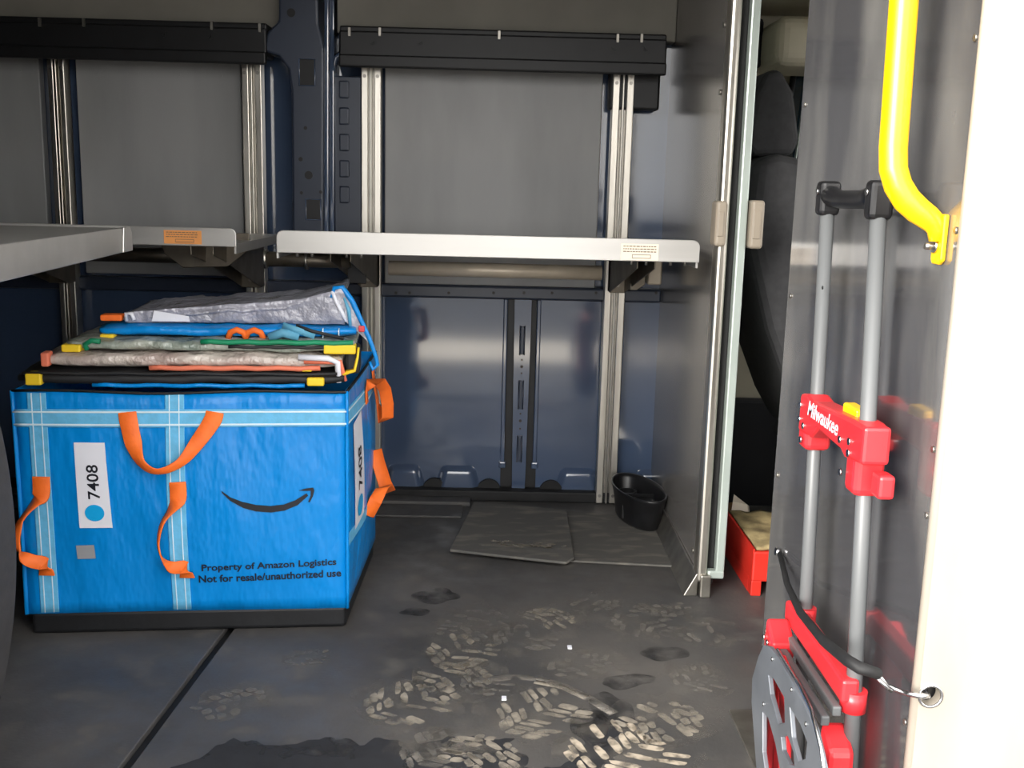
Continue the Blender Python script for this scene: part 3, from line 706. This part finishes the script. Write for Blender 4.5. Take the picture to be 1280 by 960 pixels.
# side handles
def side_handle(pts, widths, wd):
    return MB().ribbon([side(w, z, o) for w, z, o in pts], [Vector(q) for q in wd], widths, .003).build('handle', M['orange'], tote, .0008, 1)
side_handle([(.20,.405,.004),(.20,.43,.005),(.21,.448,.016),(.24,.445,.028),(.27,.42,.034),(.285,.385,.036),(.29,.355,.034),(.30,.345,.024),(.315,.38,.012),(.32,.43,.006),(.32,.46,.004)],
            [.026]*11, [Y_]*2+[(1,.5,0)]+[(1,.3,.1)]*5+[Y_]*3)
side_handle([(.19,.165,.004),(.20,.195,.016),(.225,.215,.026),(.25,.205,.032),(.28,.19,.036),(.30,.205,.026),(.315,.25,.010),(.32,.275,.004)], [.032]*8, [(.8,.8,.3)]*8)
# printed labels
def front_quad(px, name, material, off, parent=tote):
    q = [bagpx(u, v) for u, v in px]
    m = MB(); m.grid(lambda s, t: front(*( (lambda A,B: (A[0]+(B[0]-A[0])*t, A[1]+(B[1]-A[1])*t))( (q[0][0]+(q[1][0]-q[0][0])*s, q[0][1]+(q[1][1]-q[0][1])*s), (q[3][0]+(q[2][0]-q[3][0])*s, q[3][1]+(q[2][1]-q[3][1])*s))), off), 8, 16, flip=True)
    return m.build(name, material, parent), q
lab, lq = front_quad([(94,552),(133,552),(143,658),(101,659)], 'number_label', M['white_label'], .0020)
def lab_pt(s, t, off):       # s right, t down
    A = [lq[0][i]+(lq[1][i]-lq[0][i])*s for i in (0,1)]; B = [lq[3][i]+(lq[2][i]-lq[3][i])*s for i in (0,1)]
    return front(A[0]+(B[0]-A[0])*t, A[1]+(B[1]-A[1])*t, off)
def put_text(body, w, h, fn, name, material, parent, bold=0., shear=0.):
    vs, fs = text_fit(body, w, h, bold, shear); m = MB(); m.add([fn(x, y) for x, y in vs], fs); return m.build(name, material, parent)
put_text('7408', 1., 1., lambda x, y: lab_pt(.73-.34*(1-y)+.0, .69-.39*x, .0030) if False else lab_pt(.34+.38*(1-y)*1.0, .655-.40*x, .0030), 'printed_number', M['ink'], lab, .012)
m = MB(); vs = [lab_pt(.5+.30*math.cos(2*math.pi*k/28), .82+.098*math.sin(2*math.pi*k/28), .0030) for k in range(28)]
m.add(vs, [tuple(range(28))]); m.build('printed_dot', M['dot_blue'], lab)
front_quad([(96,681),(119,680),(121,697),(98,698)], 'grey_patch', M['grey_patch'], .0022)
# the same kind of label on the side panel
m = MB(); sl = [(.035,.435),(.085,.440),(.085,.165),(.030,.165)]
def slab(s, t, off): 
    w0 = .05+.006*t; return side(w0+.085*s, .395-.215*t+.01*s, off)
m.grid(lambda s, t: slab(s, t, .0022), 8, 16, flip=True); sb = m.build('number_label', M['white_label'], tote)
vs, fs = text_fit('7408', 1, 1, .012); MB().add([slab(.70-.36*y, .68-.40*x, .0034) for x, y in vs], fs).build('printed_number', M['ink'], sb)
MB().add([slab(.5+.28*math.cos(2*math.pi*k/24), .84+.10*math.sin(2*math.pi*k/24), .0034) for k in range(24)], [tuple(range(24))]).build('printed_dot', M['dot_blue'], sb)
# curved arrow emblem
top = [(279,611),(290,619),(305,625),(322,629),(340,630.5),(356,629),(370,624),(384,615.5)]
bot = [(280,614),(291,624),(306,632.5),(322,637),(340,638.5),(357,636.5),(373,630),(386,618.5)]
m = MB(); vs = [front(*bagpx(u, v), .0030) for u, v in top+bot]; n = len(top)
m.add(vs, [(n+i, n+i+1, i+1, i) for i in range(n-1)])
hd = [(374,612),(383,609.5),(392,608.5),(393.5,612),(392,619),(388,627),(386,626),(389,618),(389,612.5),(383,612.5)]
vs = [front(*bagpx(u, v), .0030) for u, v in hd]; m.add(vs, [tuple(reversed(range(len(hd))))])
m.build('arrow_emblem', M['ink'], tote)
def line_text(body, a, b, hpx, name):
    s0, z0_ = bagpx(*a); s1, z1_ = bagpx(*b); h = hpx/FPX*2.08; w = s1-s0
    put_text(body, w, h, lambda x, y: front(s0+x, z0_+(z1_-z0_)*x/w+y, .0030), name, M['ink'], tote, .022)
line_text('Property of Amazon Logistics', (254,714.5), (421,707.5), 11, 'printed_line')
line_text('Not for resale/unauthorized use', (250,727), (427,719.5), 9.5, 'printed_line')

SHK = math.tan(ang) + .02
def shear(o):
    for v in o.data.vertices: v.co.x += SHK*(v.co.y+TD/2)
    for c_ in o.children: shear(c_)
for c_ in tote.children: shear(c_)
# folded bags stacked on the tote -----------------------------------
def folded(name, label, cx, cy, z, w, d, h, material, rz=0., droop=0., lift=None, seed=0, wav=.004):
    """a flat folded bag: soft slab with creased, wavy skin. lift(s) raises it along its width"""
    t = thing(name, label, 'folded bag', tuple(tc + ex*cx + ey*cy) [:2] + (z,), ang+rz, 'folded bags stacked on the blue tote', local=True)
    lf = lift or (lambda s: 0)
    def skin(a, th):
        # cross-section around the slab: th 0..1 ; a along width
        s = a*2-1; c, sn = math.cos(2*math.pi*th), math.sin(2*math.pi*th)
        e = abs(s)**8; k = (1-e*.35)
        y = d/2*math.copysign(abs(c)**.35, c)*(1-.04*e); zz = h/2*math.copysign(abs(sn)**.55, sn)*k
        wv = wav*noise.noise(Vector((a*9+seed, y*14, seed+.3)))+wav*.5*noise.noise(Vector((a*31+seed, y*30, 2)))
        return Vector((s*w/2, y, h/2+max(-h/2,zz)+lf(a)+(wv if sn > -.2 or abs(c) > .9 else 0)))
    m = MB(); m.grid(lambda a, th: skin(a, th), 44, 28)
    n = 28
    # end caps
    for side_ in (0, 44):
        ring = [j*45+side_ for j in range(28)]; m.f.append(ring if side_ == 0 else list(reversed(ring))); m.sm.append(True)
    m.build('bag_body', material, t)
    t['_w'] = w; t['_d'] = d; t['_h'] = h
    return t, lf
def tab(t, lf, x, wid, zz, hh, material, name='tab', y=None):
    w, d, h = t['_w'], t['_d'], t['_h']; yy = -d/2-.006 if y is None else y
    a = (x+w/2)/w
    return MB().box((x-wid/2,yy,zz+lf(a)), (x+wid/2,yy+.03,zz+hh+lf(a))).build(name, material, t, .003)
def edge(t, lf, x0, x1, zz, r, material, name='binding', y=None, n=16):
    d = t['_d']; w = t['_w']; yy = -d/2-.002 if y is None else y
    return MB().tube([(x0+(x1-x0)*k/n, yy, zz+lf((x0+(x1-x0)*k/n+w/2)/w)+.001*math.sin(k*1.7)) for k in range(n+1)], r, 8).build(name, material, t)

A = TH+.004
t, lf = folded('folded_bag', 'black folded bag with yellow tabs lying on the tote rim, lowest of the stack', .0,.0,A, .585,.38,.030, M['black_fab'], seed=1)
tab(t, lf, -.262,.028,.004,.022, M['yellow_tab']); tab(t, lf, .240,.032,.004,.016, M['yellow_tab'])
edge(t, lf, -.16,.22,.004,.004, M['tote_blue']); edge(t, lf, -.28,.28,.026,.003, M['black_fab'])
B = A+.030
t, lf = folded('folded_bag', 'rosy clear film folded bag with salmon edge, second from the bottom of the stack', .016,.01,B, .540,.37,.032, M['film_pink'], rz=.01, seed=2, wav=.006)
edge(t, lf, -.08,.23,.004,.005, M['salmon']); tab(t, lf, -.262,.014,.006,.026, M['salmon'])
MB().tube([(.19,-.192,.026),(.245,-.192,.024),(.262,-.190,.016),(.264,-.188,-.022)], .006, 8).build('white_binding', M['white_label'], t)
MB().tube([(.20,-.190,.018),(.268,-.186,.016),(.275,-.184,-.020)], .005, 8).build('salmon_loop', M['salmon'], t)
tab(t, lf, .205,.02,-.002,.008, M['yellow_tab'])
C = B+.030
t, lf = folded('folded_bag', 'clear film folded bag with yellow and green trim in the middle of the stack', .050,.02,C, .525,.36,.024, M['film_green'], rz=-.008, seed=3, wav=.005)
edge(t, lf, -.02,.26,.021,.005, M['green_tape']); tab(t, lf, .235,.06,.000,.018, M['yellow_tab']); tab(t, lf, -.252,.034,.0,.014, M['yellow_tab'])
MB().tube([(-.225,-.178,.004),(-.228,-.18,.014),(-.215,-.182,.022),(-.20,-.182,.020)], .005, 8).build('green_loop', M['green_tape'], t)
edge(t, lf, .03,.262,.012,.003, M['black_fab']); 
MB().box((.245,-.17,-.04), (.272,-.10,.010)).build('black_flap', M['black_fab'], t, .006)
MB().ribbon([(.270,-.178,.012),(.268,-.182,-.006),(.262,-.184,-.03),(.240,-.186,-.036)], (0,1,0.2), .02, .004).build('yellow_strap', M['yellow_tab'], t)
D = C+.023
t, lf = folded('folded_bag', 'bright blue folded bag with orange handle, second from the top of the stack', .074,.04,D, .475,.33,.024, M['tote_blue'], rz=.006, seed=4)
for x in (.015,.047): MB().tube([(x-.017,-.168,.0),(x-.012,-.170,.012),(x,-.171,.017),(x+.012,-.170,.012),(x+.017,-.168,.0)], .006, 8).build('handle', M['orange'], t)
MB().tube([(.075,-.168,.002),(.10,-.170,.012),(.13,-.168,.004)], .009, 8).build('mesh_fold', M['teal'], t)
MB().ribbon([(.10,-.167,.026),(.125,-.172,.018),(.16,-.172,.006)], (0,0,1), .012, .003).build('teal_strap', M['teal'], t)
MB().ribbon([(.125,-.170,.026),(.155,-.174,.016),(.215,-.174,.002)], (0,0,1), .006, .003).build('black_strap', M['black_fab'], t)
tab(t, lf, -.222,.026,-.002,.008, M['yellow_tab'])
for x in (.175,.205): tab(t, lf, x,.002,.002,.018, M['stitch'], 'stitch_line')
Eh = D+.025
lift5 = lambda a: .034*a + .020*(max(0, a-.7)/.3)**2
t, lf = folded('folded_bag', 'grey clear film folded bag on top of the stack, raised at its right end', .080,.05,Eh, .420,.30,.014, M['film'], rz=.004, lift=lift5, seed=5, wav=.006)
MB().grid(lambda s, q: Vector((-.20+.41*s, -.153+.01*math.sin(3*s)-.004*q, .0+(.020+lift5(s))*q+.002*noise.noise(Vector((s*12,q*3,1))))), 30, 6).build('hanging_film', M['film'], t, solid=.001)
MB().add([(-.150,-.160,.004),(-.080,-.160,.004),(-.082,-.160,.014),(-.145,-.160,.024)], [(0,1,2,3)]).build('white_slip', M['white_label'], t, solid=.001)
tab(t, lf, -.225,.040,.004,.012, M['orange'], 'orange_tab')
MB().tube([(-.196,-.158,.004),(-.196,-.160,.018),(-.186,-.160,.018),(-.182,-.160,.006)], .004, 8).build('film_curl', M['white_label'], t)
def loc(u, v, y):      # pixel on the front plane of the stack, in this bag's own frame
    d = FW + CR*((u-640)/FPX) - CU*((v-480)/FPX); o = Vector((0,0,CAM_H)); mi = wm(t).inverted(); o2 = mi @ o; d2 = mi.to_3x3() @ d
    return o2 + d2*((y-o2.y)/d2.y)
ed_ = [loc(u, v, -.152) for u, v in ((414,372),(418,360),(428,359),(440,376),(452,402),(462,424),(470,446),(472,456),(466,462),(462,452))]
MB().tube(ed_, [.003,.0045,.005,.0055,.005,.0045,.004,.004,.004,.003], 8).build('blue_edge', M['tote_blue'], t)
MB().add([loc(u, v, -.150) for u, v in ((416,366),(428,362),(440,379),(451,404),(461,428),(440,408),(434,404),(424,390))], [tuple(range(8))]).build('film_flap', M['film'], t, solid=.0015)
MB().tube([loc(u, v, -.154) for u, v in ((415,364),(420,376),(427,390),(433,402))], [.003,.004,.0045,.003], 8).build('white_edge', M['white_label'], t)
MB().tube([loc(u, v, -.154) for u, v in ((430,372),(436,388),(438,408))], [.002,.004,.003], 8).build('blue_fold', M['teal'], t)
c = loc(452,411,-.156); MB().box((c.x-.006,-.160,c.z-.006), (c.x+.006,-.150,c.z+.006)).build('red_tab', M['red_pl'], t, .002)

# ------------------------------------------------------------------ rubber mat pieces on the floor, tub
def slab_mat(px, z, th, lifts, name, parent):
    a = [P(u, v, Z=zz) for (u, v), zz in zip(px, lifts)]
    top = [(p.x, p.y, zz+th) for p, zz in zip(a, lifts)]; botm = [(p.x, p.y, zz) for p, zz in zip(a, lifts)]
    n = len(a); m = MB(); m.add(botm+top, [tuple(range(n)), tuple(range(2*n-1,n-1,-1))]+[(i, n+i, n+(i+1) % n, (i+1) % n) for i in range(n)])
    me = m.build(name, M['mat_board'], parent, .0025)
    bm = bmesh.new(); bm.from_mesh(me.data); bmesh.ops.recalc_face_normals(bm, faces=bm.faces); bm.to_mesh(me.data); bm.free(); return me
mt = thing('rubber_mat', 'worn grey rubber mat in two overlapping pieces by the bulkhead foot', 'mat', (.15,2.45,0))
slab_mat([(562,690),(640,699),(708,706),(718,700),(708,640),(592,630)], 0, .007, [.009,.010,.010,.010,.012,.009], 'mat_piece', mt)
slab_mat([(706,703),(842,710),(846,655),(760,645),(700,640)], 0, .006, [.001,.001,.001,.001,.001], 'mat_piece', mt)
MB().box((-.02,2.40,0), (.15,2.66,.009)).build('mat_underlay', M['rubber'], mt)
m = MB()
q = P(655,682,Z=.018)
rnd = random.Random(2)
for k in range(40):
    x = q.x+rnd.gauss(0,.04); y = q.y+rnd.gauss(0,.012); r = rnd.uniform(.003,.008); m.add([(x+r*math.cos(a)*1.6,y+r*math.sin(a),.0190) for a in (0,1,2,3,4.2,5.2)], [(0,1,2,3,4,5)])
m.build('mud_specks', M['dirt'], mt)['kind'] = 'stuff'

tcx, tcy, ra, rb_ = .388, 2.600, .062, .135
tub = thing('cup_tub', 'black oval plastic tub with moulded cups on the mat beside the bulkhead', 'tub', (tcx,tcy,.008))
def oval(k, n, a, b, z, dx=0): an = 2*math.pi*k/n; return (tcx+dx+a*math.cos(an)-.02*math.sin(an)*1, tcy+b*math.sin(an), z)
prof = [(.0,.008),(.72,.008),(.78,.014),(.84,.05),(.88,.062),(.97,.085),(1.0,.092),(1.0,.096),(.95,.095),(.92,.085),(.80,.035),(.74,.022),(.0,.022)]
m = MB(); N = 36; vs = []
for r_, z in prof:
    for k in range(N): vs.append(oval(k, N, ra*max(r_,.001), rb_*max(r_,.001), z))
m.add(vs, [(i*N+k, i*N+(k+1) % N, (i+1)*N+(k+1) % N, (i+1)*N+k) for i in range(len(prof)-1) for k in range(N)], True)
m.build('tub_shell', M['black_pl'], tub)
for dx, dy, r, h in ((-.012,.06,.026,.045), (.012,-.005,.03,.04), (-.0,-.065,.022,.035)):
    m = MB(); n = 20; vs = []
    for rr, z in ((r,.022),(r,.022+h),(r-.004,.022+h),(r-.006,.024)):
        for k in range(n): vs.append((tcx+dx-.02*dy/rb_+rr*math.cos(2*math.pi*k/n), tcy+dy+rr*math.sin(2*math.pi*k/n), z))
    m.add(vs, [(i*n+k, i*n+(k+1) % n, (i+1)*n+(k+1) % n, (i+1)*n+k) for i in range(3) for k in range(n)], True)
    m.build('cup', M['black_pl'], tub)
for dy in (-.035,.028): MB().box((tcx-.045,tcy+dy-.002,.022), (tcx+.045,tcy+dy+.002,.068)).build('divider', M['black_pl'], tub)
tag(MB().box((.352,2.655,.004), (.378,2.72,.030)).build('floor_anchor', M['steel'], bevel=.003), 'small steel anchor block at the foot of the right load rail', 'bracket')
for (u, v), lb in (((630,874),'small white paper scrap on the floor near the bottom prints'), ((712,810),'small white paper scrap on the floor in the middle of the bay')):
    c = P(u, v, Z=0); tag(MB().box((c.x-.004,c.y-.006,.0005), (c.x+.004,c.y+.006,.003)).build('paper_scrap', M['white_label']), lb, 'scrap')

# ------------------------------------------------------------------ hand truck leaning on the near bulkhead sheet
ht = thing('hand_truck', 'folding hand truck with red brackets and grey tubes standing against the bulkhead', 'hand truck', (.39,1.15,0))
XT = .41
def ytube(z, near):
    return (1.058+(1.124-1.058)*(z-.226)/(.86-.226)) if near else (1.247+(1.297-1.247)*(z-.226)/(.85-.226))
for near in (False, True):
    MB().tube([(XT,ytube(.05,near),.05), (XT,ytube(.845,near),.845)], .0088 if near else .0085, 16).build('tube', M['truck_grey'], ht)
    z = .852; y = ytube(z, near)
    MB().box((XT-.013,y-.012,.826), (XT+.013,y+.012,.868)).build('handle_socket', M['black_pl'], ht, .006, 3)
    c = MB().cyl((XT-.013,y,.855), (-1,0,0), .004, .002, 12).build('screw', M['silver_hook'], ht)
MB().cyl((XT-.0086,1.262,.74), (-1,0,0), .0022, .001, 8).build('button_hole', M['black_rail'], ht)
MB().tube([(XT,ytube(.85,True),.852),(XT,1.15,.850),(XT,1.17,.847),(XT,1.25,.846),(XT,1.275,.849),(XT,ytube(.85,False),.851)], [.013,.0115,.0105,.0105,.0115,.013], 14).build('grip', M['black_pl'], ht)
# upper red cross brace
zf = .585
br = MB().prism([(XT-.019,1.285,.556),(XT-.019,1.285,.604),(XT-.019,1.262,.607),(XT-.019,1.24,.603),(XT-.019,1.10,.612),(XT-.019,1.055,.613),(XT-.019,1.055,.572),(XT-.019,1.11,.566),(XT-.019,1.125,.572),(XT-.019,1.21,.575),(XT-.019,1.235,.558)], (.030,0,0)).build('cross_brace', M['red_pl'], ht, .004)
for near, z0, z1 in ((False,.535,.60), (True,.530,.612)):
    y = ytube(.57, near); MB().box((XT-.017,y-.017,z0), (XT+.017,y+.017,z1)).build('clamp_block', M['red_pl'], ht, .008, 3)
MB().box((XT-.002,1.045,.537), (XT+.016,1.070,.563)).build('clamp_ear', M['red_pl'], ht, .004)
MB().box((XT-.006,1.12,.600), (XT+.010,1.165,.618)).build('yellow_catch', M['yellow'], ht, .003)
for y, z in ((1.280,.59),(1.280,.572),(1.262,.567),(1.125,.583),(1.095,.588),(1.095,.575),(1.115,.548),(1.268,.548)):
    MB().cyl((XT-.0188,y,z), (-1,0,0), .0042, .002, 12).build('rivet', M['silver_hook'], ht)
put_text('Milwaukee', .115, .019, lambda x, y: Vector((XT-.0198, 1.248-x, .584+y+.0*x)), 'printed_name', M['white_label'], ht, .018, .25)
# lower red cross bar with collars
def ybar(z0, z1, y0, y1, x, th, name, material, bev=.003):
    return MB().prism([(x,y0,z0),(x,y1,z0),(x,y1,z1),(x,y0,z1)], (th,0,0)).build(name, material, ht, bev)
a, b = P(985,764,X=.395), P(1052,850,X=.395)
ybar(.300,.328,1.055,1.285,.392,.020,'lower_brace',M['red_pl'],.004)
y = ytube(.305, True); MB().tube([(XT,y,.288),(XT,y,.312)], .0145, 16).build('collar', M['red_pl'], ht)
y = ytube(.315, False); MB().tube([(XT,y,.300),(XT,y,.330)], .0135, 16).build('collar', M['red_pl'], ht)
for (u0,v0,u1,v1), x in (((995,806,1053,884),.384), ((987,838,1055,938),.372)):
    p0, p1 = P(u0,v0,X=x), P(u1,v1,X=x); zc = (p0.z+p1.z)/2 - (.016 if x > .38 else .004)
    ybar(zc-.006, zc+.006, 1.055, 1.275, x, .010, 'grey_bar', M['truck_grey'], .002)
MB().prism([(.362,1.268,.238),(.362,1.262,.312),(.362,1.225,.290),(.362,1.235,.240)], (.03,0,0)).build('hinge_bracket', M['red_pl'], ht, .004)
MB().prism([(.378,1.075,.270),(.378,1.040,.250),(.378,1.025,.045),(.378,1.065,.045)], (.030,0,0)).build('leg_sleeve', M['red_pl'], ht, .006)
MB().prism([(.378,1.275,.240),(.378,1.245,.240),(.378,1.235,.045),(.378,1.265,.045)], (.030,0,0)).build('leg_sleeve', M['red_pl'], ht, .006)
for y in (1.245,1.262): MB().cyl((.3615,y,.285), (-1,0,0), .004, .002, 10).build('rivet', M['silver_hook'], ht)
MB().tube([(.400,1.03,.046),(.400,1.27,.046)], .007, 12).build('axle', M['steel'], ht)
for y in (1.03,1.245):
    wh = MB().tube([(.400,y,.046),(.400,y+.026,.046)], .0455, 28).build('wheel', M['rubber'], ht, .006)
    MB().cyl((.400,y-.002,.046), (0,1,0), .024, .030, 20).build('wheel_hub', M['red_pl'], wh, .003)
# toe plate folded up, pierced; built from its ribs
XQ = .348
outer = [(942,877),(943,847),(950,822),(957,806),(964,808),(975,821),(992,850),(1007,877),(1021,910),(1028,940),(1033,965),(1040,1040),(960,1040),(948,960)]
def q3(u, v, x=XQ): p = P(u, v, X=x); return (x, p.y, p.z)
holes = [[(963,844),(970,849),(983,872),(984,903),(976,905),(966,868)],
         [(990,884),(1003,905),(1012,928),(1010,948),(1001,952),(993,922)],
         [(956,890),(963,898),(972,930),(982,985),(962,985),(956,940)],
         [(979,921),(987,919),(995,941),(996,957),(989,955),(981,938)]]
def pierced(outer_px, holes_px, x, th, material, name):
    bm = bmesh.new(); edges = []
    for loop in [outer_px]+holes_px:
        vs = [bm.verts.new(q3(u, v, x)) for u, v in loop]
        edges += [bm.edges.new((vs[i], vs[(i+1) % len(vs)])) for i in range(len(vs))]
    bmesh.ops.triangle_fill(bm, use_beauty=True, use_dissolve=False, edges=edges)
    bmesh.ops.recalc_face_normals(bm, faces=bm.faces)
    me = bpy.data.meshes.new(name); bm.to_mesh(me); bm.free(); me.materials.append(material)
    o = link(name, me, ht); d = o.modifiers.new('thickness', 'SOLIDIFY'); d.thickness = th; d.offset = 0
    d = o.modifiers.new('soft_edge', 'BEVEL'); d.width = .0012; d.segments = 2; d.limit_method = 'ANGLE'
    return o
tp = pierced(outer, holes, XQ, .006, M['toe_grey'], 'toe_plate')
m = MB(); m.tube([q3(u, v, XQ-.003) for u, v in ((972,812),(1000,858),(1014,888),(1026,935),(1032,975))], .0022, 6); m.build('plate_edge', M['silver_hook'], tp)
for u, v in ((966,824),(990,862),(1008,905),(955,880)):
    c = q3(u, v, XQ-.003); MB().cyl(c, (-1,0,0), .0026, .0015, 8).build('rivet', M['silver_hook'], tp)
MB().prism([(.364,1.20,.29),(.364,1.17,.285),(.364,1.13,.12),(.364,1.16,.12)], (.008,0,0)).build('plate_strut', M['red_pl'], ht, .002)
MB().prism([(.364,1.262,.245),(.364,1.235,.245),(.364,1.21,.09),(.364,1.24,.09)], (.008,0,0)).build('plate_strut', M['red_pl'], ht, .002)

# bungee cord holding the truck, hooked in the jamb hole
bc = thing('bungee_cord', 'black bungee cord with wire hook stretched across the hand truck', 'cord', (.38,1.2,.3))
pts = [P(975,692,X=.443), P(984,730,X=.425), P(1000,765,X=.384), P(1030,802,X=.376), P(1060,826,X=.374), P(1075,835,X=.376), P(1097,842,X=.400)]
MB().tube(pts, [.004,.0045,.005,.0055,.0065,.0065,.006], 10).build('cord', M['rubber'], bc)
MB().cyl(P(974,690,X=.447), (-1,0,.2), .006, .006, 12).build('anchor_eye', M['silver_hook'], bc)
hk = [P(1094,840,X=.402), P(1108,856,X=.418), P(1120,862,X=.430), P(1135,867,Y=.975), P(1150,870,Y=.968), P(1160,870,Y=.978), Vector((hc.x,1.002,hc.z))]
MB().tube(hk, .0028, 8).build('wire_hook', M['silver_hook'], bc)
MB().tube([P(1094,845,X=.402), P(1105,856,X=.410), P(1114,864,X=.420)], .002, 8).build('wire_tail', M['silver_hook'], bc)

# ------------------------------------------------------------------ yellow grab bar
gb = thing('grab_bar', 'yellow painted grab bar bolted to the bulkhead edge', 'grab bar', (.42,1.05,.8))
pts = [Vector((.398,1.078,1.30)), Vector((.398,1.074,1.10)), Vector((.398,1.068,.98)), Vector((.398,1.064,.90)), Vector((.399,1.061,.878)), Vector((.404,1.058,.862)), Vector((.413,1.055,.848)), Vector((.424,1.052,.838)), Vector((.434,1.049,.831)), Vector((.4405,1.047,.825)), Vector((.4435,1.046,.818)), Vector((.444,1.046,.808))]
MB().tube(pts, [.0140]*7+[.0135,.0125,.0115,.010,.008], 18).build('bar', M['yellow'], gb)
MB().prism([(.4435,1.058,.835),(.4435,1.034,.835),(.4435,1.034,.789),(.4435,1.040,.785),(.4435,1.055,.785),(.4435,1.058,.790)], (.006,0,0)).build('end_tab', M['yellow'], gb, .002)
MB().prism([(.4435,1.092,1.34),(.4435,1.064,1.34),(.4435,1.064,1.27),(.4435,1.092,1.27)], (.006,0,0)).build('end_tab', M['yellow'], gb, .002)
MB().tube([(.398,1.078,1.30),(.42,1.078,1.32),(.444,1.078,1.325)], .013, 14).build('upper_bend', M['yellow'], gb)
b = MB().cyl((.4435,1.046,.803), (-1,0,0), .0065, .003, 16); b.build('washer', M['silver_hook'], gb)
MB().cyl((.441,1.046,.803), (-1,0,0), .0035, .009, 10).build('bolt', M['steel'], gb)

# tidy helper keys
for o in bpy.data.objects:
    for k in ('_world','_w','_d','_h'):
        if k in o: del o[k]
